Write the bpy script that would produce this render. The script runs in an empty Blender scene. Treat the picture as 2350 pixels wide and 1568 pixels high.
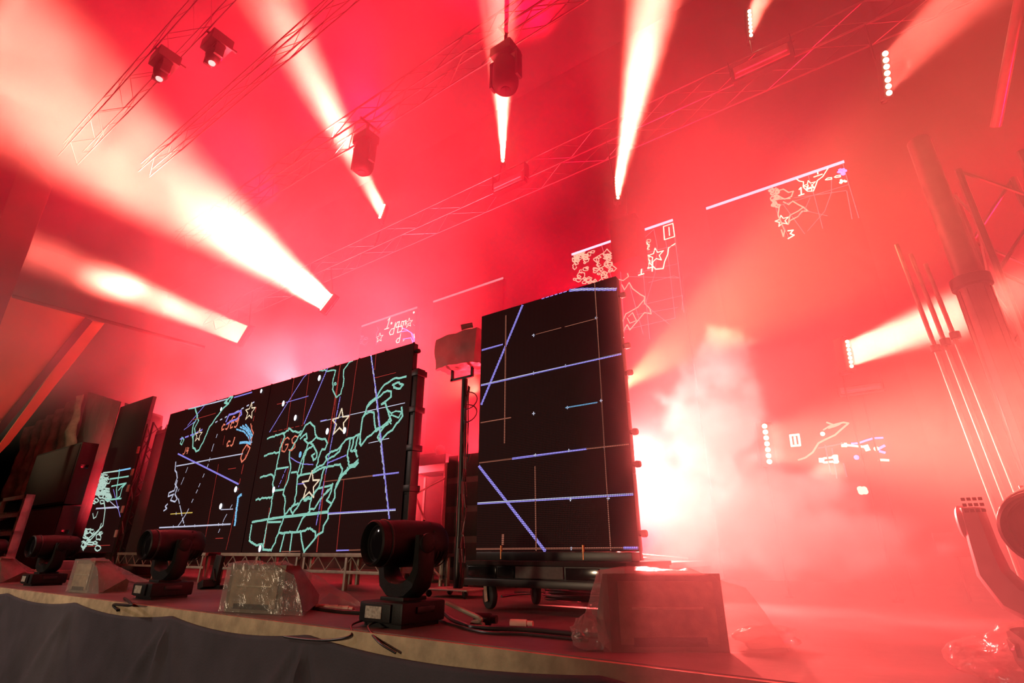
import bpy, bmesh, math, random
from mathutils import Vector, Matrix, noise
random.seed(7)
sc = bpy.context.scene
COL = sc.collection

# ------------------------------------------------------------------ camera
FPX = 1196.0                                   # focal length in pixels of the 2350 px wide frame
PITCH = math.atan(481/FPX)
AZ = math.radians(55.2)
CAM = Vector((0, 0, .45))
FH = Vector((-math.cos(AZ), math.sin(AZ), 0))
RT = Vector((math.sin(AZ), math.cos(AZ), 0))
FWD = FH*math.cos(PITCH) + Vector((0, 0, math.sin(PITCH)))
UPV = RT.cross(FWD)
cd = bpy.data.cameras.new('camera')
cam = bpy.data.objects.new('camera', cd)
COL.objects.link(cam)
cd.sensor_width = 36; cd.lens = 36*FPX/2350; cd.clip_start = .05; cd.clip_end = 200
cam.location = CAM
cam.rotation_euler = FWD.to_track_quat('-Z', 'Y').to_euler()
sc.camera = cam

def at(u, v, **k):
    """point of the stage seen at a pixel, on the plane x= / y= / z= """
    (ax, val), = k.items()
    i = 'xyz'.index(ax)
    d = FWD + RT*((u-1175)/FPX) - UPV*((v-784)/FPX)
    return CAM + d*((val-CAM[i])/d[i])

# ------------------------------------------------------------------ view, world, lights
sc.view_settings.view_transform = 'Standard'
sc.view_settings.look = 'None'
sc.view_settings.exposure = 0.0
sc.view_settings.gamma = 1.0
sc.view_settings.use_curve_mapping = False
w = bpy.data.worlds.new('night'); sc.world = w; w.use_nodes = True
w.node_tree.nodes['Background'].inputs[0].default_value = (.0, .0, .0, 1)
cy = sc.cycles
cy.max_bounces = 6; cy.diffuse_bounces = 2; cy.glossy_bounces = 2; cy.transmission_bounces = 3
cy.transparent_max_bounces = 12; cy.volume_bounces = 0
cy.volume_step_rate = 3.0
cy.use_denoising = True
cy.sample_clamp_indirect = 4
cy.caustics_reflective = False; cy.caustics_refractive = False

RED = (1.0, .001, .024)
PINK = (1.0, .10, .114)
BEAM = (1.0, .14, .095)

def light(kind, name, loc, energy, color, direction=None, parent=None, **k):
    l = bpy.data.lights.new(name, kind)
    l.energy = energy; l.color = color
    for a, b in k.items():
        setattr(l, a, b)
    o = bpy.data.objects.new(name, l); COL.objects.link(o)
    o.location = loc
    if direction is not None:
        o.rotation_euler = Vector(direction).to_track_quat('-Z', 'Y').to_euler()
    if parent:
        o.parent = parent
    return o

# added unseen fill behind the screens, standing in for light scattered within the haze
for x, e in ((-16.8, 800), (-15.0, 700), (-12.0, 900), (-9.0, 1300), (-7.1, 1100)):
    light('SPOT', 'haze_fill', (x, 6.3, .5), e*10, PINK, (.0, -.12, 1), spot_size=math.radians(120), spot_blend=1, shadow_soft_size=.3)
# deep red fill added above the frame to colour the upper haze
for x, y, z, e in ((-16, 7.9, 12.4, 11000), (-10, 7.9, 12.4, 11000), (-4.5, 7.9, 12.4, 8000), (.5, 7.9, 12.4, 1500)):
    light('SPOT', 'roof_fill', (x, y, z), e, RED, (0, -1, .0), spot_size=math.radians(104), spot_blend=.5, shadow_soft_size=.5)
for x, y, z, e, d in ((-2.9, 6.9, .4, 15000, (.2, -.05, 1)), (-8.6, 6.2, .5, 21000, (.0, -.08, 1)), (-7.2, 6.6, .5, 17000, (.1, -.08, 1)), (-12.5, 6.2, .5, 15000, (0, -.08, 1)), (-17.2, 6.2, .5, 9000, (.0, -.25, 1))):
    light('SPOT', 'red_fill', (x, y, z), e, RED, d, spot_size=math.radians(116), spot_blend=1, shadow_soft_size=.4)  # added unseen red fill, deepens the red of the haze over the screens
# blinding lamp behind the tall screen: it throws that screen's shadow over the deck
light('SPOT', 'back_lamp', (-2.70, 6.9, 1.7), 13000, (1, .12, .105), (.6, -1, -.26), spot_size=math.radians(78), spot_blend=.7, shadow_soft_size=.08)
light('SPOT', 'back_lamp', (-4.9, 6.9, 1.6), 5000, (1, .03, .05), (.3, -1, -.1), spot_size=math.radians(100), spot_blend=.8, shadow_soft_size=.1)
# red fill spots added at the right to saturate the haze there
light('SPOT', 'wing_fill', (4.4, 6.4, 3.0), 6500, RED, (-1, .10, .28), spot_size=math.radians(66), spot_blend=.8, shadow_soft_size=.3)
light('SPOT', 'wing_fill', (1.9, 3.7, 6.5), 2200, RED, (-.22, -.02, -1), spot_size=math.radians(46), spot_blend=.8, shadow_soft_size=.3)
# warm, weak light from the audience side
light('SPOT', 'house_light', (-13.0, -2.5, 4.5), 700, (1, .72, .62), (6, 4.9, -4.6), spot_size=math.radians(58), spot_blend=.6, shadow_soft_size=.3)
light('SPOT', 'house_light', (-4.7, -7, 1.0), 1250, (1, .72, .46), (0, 1, -.14), spot_size=math.radians(44), spot_blend=.5, shadow_soft_size=.3)
light('SPOT', 'house_light', (-10.5, -7, 1.0), 1250, (1, .72, .46), (0, 1, -.14), spot_size=math.radians(44), spot_blend=.5, shadow_soft_size=.3)
light('SPOT', 'house_light', (-19.0, -4, 4.0), 3000, (1, .72, .40), (.2, 1, .10), spot_size=math.radians(42), spot_blend=.5, shadow_soft_size=.5)

# ------------------------------------------------------------------ materials
def mat(name, col, rough=.5, metal=0.0, spec=.5, var=0.0, scale=8.0, bump=0.0, bscale=30.0, coat=0.0):
    m = bpy.data.materials.new(name); m.use_nodes = True
    nt = m.node_tree; p = nt.nodes['Principled BSDF']
    p.inputs['Base Color'].default_value = (*col, 1)
    p.inputs['Roughness'].default_value = rough
    p.inputs['Metallic'].default_value = metal
    p.inputs['Specular IOR Level'].default_value = spec
    p.inputs['Coat Weight'].default_value = coat
    if var or bump:
        tc = nt.nodes.new('ShaderNodeTexCoord')
    if var:
        n = nt.nodes.new('ShaderNodeTexNoise'); n.inputs['Scale'].default_value = scale; n.inputs['Detail'].default_value = 4
        nt.links.new(tc.outputs['Object'], n.inputs['Vector'])
        r = nt.nodes.new('ShaderNodeValToRGB')
        r.color_ramp.elements[0].position = .3; r.color_ramp.elements[1].position = .7
        r.color_ramp.elements[0].color = (*[c*(1-var) for c in col], 1)
        r.color_ramp.elements[1].color = (*[min(1, c*(1+var)) for c in col], 1)
        nt.links.new(n.outputs['Fac'], r.inputs[0]); nt.links.new(r.outputs[0], p.inputs['Base Color'])
    if bump:
        n2 = nt.nodes.new('ShaderNodeTexNoise'); n2.inputs['Scale'].default_value = bscale; n2.inputs['Detail'].default_value = 3
        nt.links.new(tc.outputs['Object'], n2.inputs['Vector'])
        b = nt.nodes.new('ShaderNodeBump'); b.inputs['Strength'].default_value = bump; b.inputs['Distance'].default_value = .02
        nt.links.new(n2.outputs['Fac'], b.inputs['Height']); nt.links.new(b.outputs[0], p.inputs['Normal'])
    return m

def emit(name, col, strength, dots=0.0):
    m = bpy.data.materials.new(name); m.use_nodes = True
    nt = m.node_tree; nt.nodes.clear()
    o = nt.nodes.new('ShaderNodeOutputMaterial'); e = nt.nodes.new('ShaderNodeEmission')
    e.inputs[0].default_value = (*col, 1); e.inputs[1].default_value = strength
    nt.links.new(e.outputs[0], o.inputs[0])
    if dots:
        nt.links.new(dot_mask(nt, dots, strength*1.9, strength*.25), e.inputs[1])
    m.cycles.emission_sampling = 'NONE'
    return m

def dot_mask(nt, pitch, hi, lo):
    """LED dots on a regular grid in the screen's own x/z"""
    tc = nt.nodes.new('ShaderNodeTexCoord')
    sp = nt.nodes.new('ShaderNodeSeparateXYZ'); nt.links.new(tc.outputs['Object'], sp.inputs[0])
    outs = []
    for ax in (0, 2):
        mu = nt.nodes.new('ShaderNodeMath'); mu.operation = 'MULTIPLY'; mu.inputs[1].default_value = 2*math.pi/pitch
        nt.links.new(sp.outputs[ax], mu.inputs[0])
        s = nt.nodes.new('ShaderNodeMath'); s.operation = 'SINE'; nt.links.new(mu.outputs[0], s.inputs[0])
        a = nt.nodes.new('ShaderNodeMath'); a.operation = 'MULTIPLY_ADD'; a.inputs[1].default_value = .5; a.inputs[2].default_value = .5
        nt.links.new(s.outputs[0], a.inputs[0]); outs.append(a)
    m = nt.nodes.new('ShaderNodeMath'); m.operation = 'MULTIPLY'
    nt.links.new(outs[0].outputs[0], m.inputs[0]); nt.links.new(outs[1].outputs[0], m.inputs[1])
    r = nt.nodes.new('ShaderNodeMapRange')
    r.inputs[1].default_value = .12; r.inputs[2].default_value = .6; r.inputs[3].default_value = lo; r.inputs[4].default_value = hi
    nt.links.new(m.outputs[0], r.inputs[0])
    return r.outputs[0]

def screen_mat(name, pitch, glow):
    m = bpy.data.materials.new(name); m.use_nodes = True
    nt = m.node_tree; p = nt.nodes['Principled BSDF']
    p.inputs['Base Color'].default_value = (.0025, .0022, .002, 1)
    p.inputs['Roughness'].default_value = .62
    p.inputs['Specular IOR Level'].default_value = .08
    p.inputs['Emission Color'].default_value = (1, .22, .20, 1)
    nt.links.new(dot_mask(nt, pitch, glow, glow*.12), p.inputs['Emission Strength'])
    m.cycles.emission_sampling = 'NONE'
    return m

M = {}
M['deck'] = mat('stage_deck', (.165, .125, .118), .42, var=.45, scale=1.6, bump=.15, bscale=14)
M['fascia'] = mat('deck_edge_wood', (.44, .34, .22), .7, var=.25, scale=9, bump=.2, bscale=40)
M['skirt'] = mat('skirt_cloth', (.048, .041, .058), .8, var=.2, scale=3, bump=.12, bscale=60)
M['black'] = mat('black_plastic', (.009, .0085, .009), .5, spec=.22, var=.2, scale=20, bump=.06, bscale=90)
M['gloss'] = mat('black_gloss', (.008, .008, .009), .14, spec=.6)
M['rubber'] = mat('rubber', (.014, .013, .013), .7, var=.2, scale=30)
M['blackm'] = mat('black_painted_metal', (.018, .016, .016), .38, metal=.3, var=.25, scale=12)
M['alu'] = mat('aluminium', (.62, .58, .52), .34, metal=.85, var=.12, scale=12)
M['alud'] = mat('dull_aluminium', (.40, .36, .30), .5, metal=.6, var=.2, scale=10)
M['dull'] = mat('grey_truss_metal', (.10, .085, .08), .55, metal=.3, var=.2, scale=10)
M['tubem'] = mat('column_steel', (.13, .11, .105), .33, metal=.5, var=.2, scale=8)
M['steel'] = mat('zinc_steel', (.66, .60, .46), .35, metal=.6, var=.15, scale=25)
M['carpet'] = mat('dark_carpet', (.014, .012, .012), .95, var=.3, scale=60, bump=.3, bscale=300)
M['case'] = mat('flight_case', (.05, .03, .03), .45, var=.3, scale=6)
M['greyp'] = mat('grey_panel', (.075, .065, .06), .7, var=.2, scale=40)
M['box'] = mat('monitor_cabinet', (.16, .125, .085), .6, var=.25, scale=12, bump=.15, bscale=120)
M['grille'] = mat('monitor_back', (.34, .26, .17), .5, var=.35, scale=14, bump=.3, bscale=160)
M['lens'] = mat('dark_lens', (.01, .008, .010), .05, spec=.9, coat=1.0)
M['shell'] = mat('pale_shell', (.42, .38, .38), .45, var=.1, scale=10)
M['tent'] = mat('tent_cloth', (.75, .46, .20), .75, var=.12, scale=1.2, bump=.2, bscale=5)
M['tentd'] = mat('tent_cloth_dark', (.10, .04, .035), .8, var=.3, scale=2, bump=.3, bscale=6)
M['strap'] = mat('dark_strap', (.035, .018, .014), .7, var=.2, scale=6)
M['drape'] = mat('grey_drape', (.15, .12, .095), .85, var=.5, scale=3.5, bump=.6, bscale=7)
M['drapeb'] = mat('black_drape', (.016, .010, .012), .9, var=.3, scale=3, bump=.3, bscale=8)
M['white'] = mat('white_painted', (.62, .60, .56), .6, var=.1, scale=12)
M['tape'] = mat('pale_tape', (.70, .45, .40), .6, var=.15, scale=20)
M['cable'] = mat('cable_rubber', (.012, .011, .012), .38, var=.15, scale=60)
M['cover'] = mat('rain_cover', (.10, .02, .03), .5, var=.3, scale=9, bump=.4, bscale=14)
M['cover'] = mat('rain_cover', (.20, .16, .16), .5, var=.2, scale=9, bump=.4, bscale=14)
M['orange'] = mat('brass_pin', (.75, .30, .12), .35, metal=.5, var=.2, scale=30)
M['display'] = mat('lcd_display', (.42, .38, .33), .25, var=.35, scale=60)

def plastic():
    m = bpy.data.materials.new('clear_plastic_bag'); m.use_nodes = True
    nt = m.node_tree; nt.nodes.clear()
    o = nt.nodes.new('ShaderNodeOutputMaterial')
    tr = nt.nodes.new('ShaderNodeBsdfTransparent'); tr.inputs[0].default_value = (.93, .90, .88, 1)
    gl = nt.nodes.new('ShaderNodeBsdfGlossy'); gl.inputs['Roughness'].default_value = .22; gl.inputs[0].default_value = (.9, .9, .9, 1)
    tl = nt.nodes.new('ShaderNodeBsdfTranslucent'); tl.inputs[0].default_value = (.8, .75, .72, 1)
    df = nt.nodes.new('ShaderNodeBsdfDiffuse'); df.inputs[0].default_value = (.7, .65, .6, 1)
    tc = nt.nodes.new('ShaderNodeTexCoord'); n = nt.nodes.new('ShaderNodeTexNoise')
    n.inputs['Scale'].default_value = 9; n.inputs['Detail'].default_value = 5; n.inputs['Distortion'].default_value = 1.2
    nt.links.new(tc.outputs['Object'], n.inputs[0])
    b = nt.nodes.new('ShaderNodeBump'); b.inputs['Strength'].default_value = .7; b.inputs['Distance'].default_value = .03
    nt.links.new(n.outputs[0], b.inputs['Height'])
    for s in (gl, tl, df):
        nt.links.new(b.outputs[0], s.inputs['Normal'])
    a1 = nt.nodes.new('ShaderNodeMixShader'); a1.inputs[0].default_value = .5
    nt.links.new(tl.outputs[0], a1.inputs[1]); nt.links.new(df.outputs[0], a1.inputs[2])
    a2 = nt.nodes.new('ShaderNodeMixShader'); a2.inputs[0].default_value = .25
    nt.links.new(a1.outputs[0], a2.inputs[1]); nt.links.new(gl.outputs[0], a2.inputs[2])
    a3 = nt.nodes.new('ShaderNodeMixShader'); a3.inputs[0].default_value = .36
    nt.links.new(tr.outputs[0], a3.inputs[1]); nt.links.new(a2.outputs[0], a3.inputs[2])
    nt.links.new(a3.outputs[0], o.inputs[0])
    return m
M['bag'] = plastic()
def add_translucent(m, f):
    nt = m.node_tree; o = nt.nodes['Material Output']; p = nt.nodes['Principled BSDF']
    t = nt.nodes.new('ShaderNodeBsdfTranslucent'); t.inputs[0].default_value = (.6, .5, .5, 1)
    x = nt.nodes.new('ShaderNodeMixShader'); x.inputs[0].default_value = f
    nt.links.new(p.outputs[0], x.inputs[1]); nt.links.new(t.outputs[0], x.inputs[2]); nt.links.new(x.outputs[0], o.inputs[0])
add_translucent(M['cover'], .3)
M['lamp'] = emit('lit_lamp', (1, .78, .42), 26)
M['glint'] = emit('painted_glint', (1, .7, .65), 1.6)  # highlight on the small hanging lamps' lenses, put in as emission
PITCHD = .0152
M['led_dark'] = screen_mat('led_face', PITCHD, .030)
M['led_far'] = screen_mat('led_face_far', PITCHD, .012)
SCR = {'c': emit('led_seafoam', (.36, .80, .66), .95, PITCHD), 'v': emit('led_violet', (.36, .30, 1.0), 1.0, PITCHD),
       'w': emit('led_white', (.72, .74, .95), .95, PITCHD), 'r': emit('led_red', (1.0, .10, .08), .40, PITCHD),
       'o': emit('led_amber', (1.0, .34, .22), .30, PITCHD), 's': emit('led_cream', (1.0, .78, .55), 1.2, PITCHD),
       'b': emit('led_blue', (.25, .62, 1.0), 1.1, PITCHD), 'p': emit('led_coral', (1.0, .26, .16), 1.1, PITCHD),
       'k': emit('led_pale', (.62, .85, .74), .95, PITCHD), 'y': emit('led_yellow', (1.0, .70, .15), .8, PITCHD), 'd': emit('led_spot', (.80, .85, 1.0), 4),
       'B': emit('led_bar', (1.0, .62, .80), 1.7), 'D': emit('led_bar_veiled', (1.0, .50, .55), .6), 'O': emit('led_wall_amber', (1.0, .45, .30), 1.5),  # the dim bar copy has the veil of haze put into its emission
       'G': emit('led_wall_rose', (1.0, .22, .26), .8), 'S': emit('led_wall_cream', (1.0, .85, .60), 2.4), 'V': emit('led_wall_violet', (.75, .25, 1.0), 2.4)}

# ------------------------------------------------------------------ mesh helpers
class MB:
    def __init__(s): s.bm = bmesh.new()
    def box(s, c, size, rot=None, bev=0.0):
        m = Matrix.Translation(Vector(c))
        if rot is not None: m = m @ rot.to_4x4()
        m = m @ Matrix.Diagonal((*size, 1))
        r = bmesh.ops.create_cube(s.bm, size=1, matrix=m)
        if bev:
            es = list({e for v in r['verts'] for e in v.link_edges})
            bmesh.ops.bevel(s.bm, geom=es, offset=bev, segments=2, affect='EDGES', profile=.6)
        return s
    def bx(s, a, b, bev=0.0):
        return s.box([(a[i]+b[i])/2 for i in range(3)], [abs(b[i]-a[i]) for i in range(3)], bev=bev)
    def cyl(s, a, b, r, r2=None, seg=16):
        a = Vector(a); b = Vector(b); d = b-a
        m = Matrix.Translation((a+b)/2) @ d.to_track_quat('Z', 'Y').to_matrix().to_4x4()
        bmesh.ops.create_cone(s.bm, cap_ends=True, segments=seg, radius1=r, radius2=r if r2 is None else r2, depth=d.length, matrix=m)
        return s
    def tube(s, pts, r, seg=8, closed=False):
        pts = [Vector(p) for p in pts]; n = len(pts); rings = []
        for i, p in enumerate(pts):
            if closed: t = pts[(i+1) % n]-pts[i-1]
            else: t = pts[min(i+1, n-1)]-pts[max(i-1, 0)]
            q = t.to_track_quat('Z', 'Y')
            rings.append([s.bm.verts.new(p + q @ Vector((r*math.cos(2*math.pi*k/seg), r*math.sin(2*math.pi*k/seg), 0))) for k in range(seg)])
        for i in range(n if closed else n-1):
            A = rings[i]; B = rings[(i+1) % n]
            for k in range(seg):
                s.bm.faces.new((A[k], A[(k+1) % seg], B[(k+1) % seg], B[k]))
        if not closed:
            s.bm.faces.new(rings[0][::-1]); s.bm.faces.new(rings[-1])
        return s
    def lathe(s, prof, m=None, seg=32):
        """prof: (radius, height) list, around local z"""
        m = m or Matrix.Identity(4); rings = []
        for r, h in prof:
            rings.append([s.bm.verts.new(m @ Vector((max(r, 1e-4)*math.cos(2*math.pi*k/seg), max(r, 1e-4)*math.sin(2*math.pi*k/seg), h))) for k in range(seg)])
        for A, B in zip(rings, rings[1:]):
            for k in range(seg):
                s.bm.faces.new((A[k], A[(k+1) % seg], B[(k+1) % seg], B[k]))
        s.bm.faces.new(rings[0][::-1]); s.bm.faces.new(rings[-1])
        return s
    def prism(s, poly, d):
        """poly: 3-D corner list, extruded by the vector d"""
        d = Vector(d); A = [s.bm.verts.new(Vector(p)) for p in poly]; B = [s.bm.verts.new(Vector(p)+d) for p in poly]
        n = len(poly)
        s.bm.faces.new(A[::-1]); s.bm.faces.new(B)
        for i in range(n):
            s.bm.faces.new((A[i], A[(i+1) % n], B[(i+1) % n], B[i]))
        return s
    def build(s, name, m, parent=None, smooth=True, loc=None):
        bmesh.ops.recalc_face_normals(s.bm, faces=s.bm.faces)
        me = bpy.data.meshes.new(name); s.bm.to_mesh(me); s.bm.free()
        for q in (m if isinstance(m, (list, tuple)) else [m]): me.materials.append(q)
        o = bpy.data.objects.new(name, me); COL.objects.link(o)
        if smooth:
            me.polygons.foreach_set('use_smooth', [True]*len(me.polygons))
            me.set_sharp_from_angle(angle=math.radians(38))
        if parent: o.parent = parent
        if loc is not None: o.location = loc
        return o

def tag(o, label=None, cat=None, group=None, kind=None):
    if label: o['label'] = label
    if cat: o['category'] = cat
    if group: o['group'] = group
    if kind: o['kind'] = kind
    return o
def thing(name, label, cat, loc=(0, 0, 0), rz=0.0, group=None):
    o = bpy.data.objects.new(name, None); COL.objects.link(o)
    o.empty_display_size = .1
    o.location = loc; o.rotation_euler = (0, 0, rz)
    return tag(o, label, cat, group)
def rotz(a): return Matrix.Rotation(a, 3, 'Z')

# ================================================================== the setting
EDGE = 2.45
o = MB().bx((-24, EDGE, -.12), (7, 10.2, 0)).build('floor', M['deck']); tag(o, kind='structure')
o = MB().bx((-24, EDGE-.03, -.14), (7, EDGE-.002, -.004), bev=.004).build('trim_1', M['fascia']); tag(o, kind='structure')
o = MB().bx((-30, 10.2, -.2), (12, 10.3, 14)).build('wall_back', M['drapeb']); tag(o, kind='structure')
o = MB().bx((-30, -3, 13.6), (12, 10.3, 13.75)).build('ceiling', M['drapeb']); tag(o, kind='structure')

def skirt():
    bm = MB(); b = bm.bm
    X0, X1, nx, nz = -15.0, 1.6, 520, 40
    pins = [-15.2, -12.1, -9.6, -7.3, -5.15, -3.3, -1.2, .6, 2]
    rows = []
    for i in range(nx+1):
        x = X0+(X1-X0)*i/nx
        j = max(k for k, p in enumerate(pins) if p <= x+1e-6)
        j = min(j, len(pins)-2)
        t = (x-pins[j])/(pins[j+1]-pins[j])
        sag = 4*t*(1-t)
        top = -.055-.055*sag
        col = []
        for k in range(nz+1):
            h = k/nz
            z = top-(1.25+top)*h
            y = EDGE-.045
            # soft folds fanning out from each pin
            f = 0
            for p in pins:
                dx = x-p; dz = .06+h*1.25
                a = math.atan2(dx, dz)
                f += .060*math.exp(-(a/.16)**2)*min(1, h*6)+.045*math.exp(-((abs(a)-.62)/.13)**2)*min(1, h*4)*math.exp(-h*.8)
            f += .02*math.sin(x*7+1.5*math.sin(x*1.7)+h*1.2)*h+.014*noise.noise(Vector((x*2.2, h*2.5, 3)))*min(1, h*4)
            col.append(b.verts.new((x, y-f-.03*h, z)))
        rows.append(col)
    for A, B in zip(rows, rows[1:]):
        for k in range(nz):
            b.faces.new((A[k], B[k], B[k+1], A[k+1]))
    o = bm.build('stage_skirt', M['skirt'])
    md = o.modifiers.new('thick', 'SOLIDIFY'); md.thickness = .004
    tag(o, 'dark cloth skirt hanging in soft folds below the stage edge', 'cloth')
skirt()

# ================================================================== LED screens
def jit(pts, step, amp, rnd):
    out = []
    for a, b in zip(pts, pts[1:]):
        a = Vector(a); b = Vector(b); d = b-a; n = max(1, int(d.length/step))
        for i in range(n):
            p = a+d*(i/n)
            if i: p += Vector((rnd.uniform(-amp, amp), rnd.uniform(-amp, amp)))
            out.append(p)
    out.append(Vector(pts[-1])); return out

class Screen:
    """collects glowing lines on the plane y=Y of a screen; pts come in frame pixels of the plane"""
    def __init__(s, Y, org, sc_): s.Y = Y; s.org = org; s.k = sc_; s.mb = MB(); s.mats = []; s.rnd = random.Random(3); s.n = 0; s.clip = None
    def w(s, p):
        q = at(s.org[0]+p[0]/s.k, s.org[1]+p[1]/s.k, y=s.Y); return Vector((q.x, q.z))
    def idx(s, c):
        if c not in s.mats: s.mats.append(c)
        return s.mats.index(c)
    def quad(s, a, b, wd, mi):
        d = b-a
        if d.length < 1e-5: return
        if s.clip:
            x0, x1, z0, z1 = s.clip
            for p in (a, b):
                if not (x0-.06 <= p.x <= x1+.06 and z0-.06 <= p.y <= z1+.06): return
            a, b = [Vector((min(x1-.008, max(x0+.008, p.x)), min(z1-.008, max(z0+.008, p.y)))) for p in (a, b)]
            if (b-a).length < 1e-4: return
        u = d.normalized(); n = Vector((-u.y, u.x))*wd/2; a = a-u*wd*.3; b = b+u*wd*.3
        s.n += 1; dy = -.0004*(s.n % 5)
        f = s.mb.bm.faces.new([s.mb.bm.verts.new((p.x, s.Y+dy, p.y)) for p in (a-n, b-n, b+n, a+n)]); f.material_index = mi
    def line(s, c, wd, pts, j=0, dash=None, close=False):
        if close: pts = list(pts)+[pts[0]]
        mi = s.idx(c); P = [s.w(p) for p in pts]
        if j: P = jit(P, j*3, j, s.rnd)
        if dash:
            on, off = dash
            for a, b in zip(P, P[1:]):
                d = b-a; L = d.length; u = d/L if L else d; t = 0
                while t < L:
                    s.quad(a+u*t, a+u*min(L, t+on), wd, mi); t += on+off
        else:
            for a, b in zip(P, P[1:]): s.quad(a, b, wd, mi)
    def star(s, c, wd, p, r):
        o = s.w(p)
        P = [o+Vector((math.sin(i*math.pi/5), math.cos(i*math.pi/5)))*(r if i % 2 == 0 else r*.42) for i in range(11)]
        for a, b in zip(P, P[1:]): s.quad(a, b, wd, s.idx(c))
    def dot(s, p, rx, rz, c='d'):
        o = s.w(p); mi = s.idx(c)
        f = s.mb.bm.faces.new([s.mb.bm.verts.new((o.x+rx*math.cos(t*math.pi/5), s.Y-.003, o.y+rz*math.sin(t*math.pi/5))) for t in range(10)]); f.material_index = mi
    def isles(s, c, wd, box_, n, r, j):
        x0, y0, x1, y1 = box_
        for _ in range(n):
            cx, cy = s.rnd.uniform(x0, x1), s.rnd.uniform(y0, y1); rr = s.rnd.uniform(.35, 1)*r; e = s.rnd.uniform(.4, 1.2)
            s.line(c, wd, [(cx+rr*math.cos(a)*s.rnd.uniform(.6, 1.3), cy+e*rr*math.sin(a)*s.rnd.uniform(.6, 1.3)) for a in [k*math.pi/4 for k in range(8)]], j, close=s.rnd.random() < .6)
    def text(s, c, wd, p, h, word, slant=.15):
        G = {'G': [[(1, .85), (.6, 1), (.2, .9), (0, .5), (.2, .1), (.7, 0), (1, .3), (1, .5), (.55, .5)]],
             'S': [[(1, .9), (.5, 1), (.1, .8), (.3, .55), (.8, .45), (.95, .2), (.5, 0), (0, .1)]],
             'c': [[(.9, .6), (.4, .7), (.1, .4), (.3, .05), (.9, .1)]], 'J': [[(.8, 1), (.8, .2), (.5, 0), (.1, .1)]],
             '1': [[(.2, .8), (.5, 1), (.5, 0)], [(.1, 0), (.9, 0)]], '4': [[(.2, 1), (.1, .45), (.9, .45)], [(.75, .9), (.75, 0)]],
             'd': [[(.8, 1), (.8, 0), (.3, 0), (.05, .25), (.3, .5), (.8, .5)]], 'b': [[(.1, 1), (.1, 0), (.7, 0), (.9, .25), (.7, .5), (.1, .5)]],
             '0': [[(.1, .1), (.9, .1), (.9, .9), (.1, .9), (.1, .1)], [(.5, .25), (.5, .75)]], '3': [[(.1, .9), (.8, .8), (.4, .5), (.9, .2), (.1, 0)]],
             '.': [[(.3, 0), (.5, .1)]], 'm': [[(0, 0), (0, .6), (.5, .5), (.5, 0)], [(.5, .5), (1, .55), (1, 0)]]}
        o = s.w(p); x = 0
        for ch in word:
            for pl in G[ch]:
                P = [o+Vector(((x+px*.7+pz*slant)*h, pz*h)) for px, pz in pl]
                for a, b in zip(P, P[1:]): s.quad(a, b, wd, s.idx(c))
            x += .95
    def build(s, parent):
        o = s.mb.build('map_graphic', [SCR[c] for c in s.mats], parent, smooth=False)
        o.location = -parent.location
        o['label'] = 'glowing map lines'
        return o

def latch(parent, p, r=.028, l=.06, axis=(1, 0, 0)):
    a = Vector(p)
    m = Matrix.Translation(a) @ Vector(axis).to_track_quat('Z', 'Y').to_matrix().to_4x4()
    b = MB().lathe([(r*.7, -.005), (r*.7, l*.25), (r, l*.35), (r, l*.85), (r*.8, l)], m, 14)
    o = b.build('latch', M['black'], parent); return o

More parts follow.
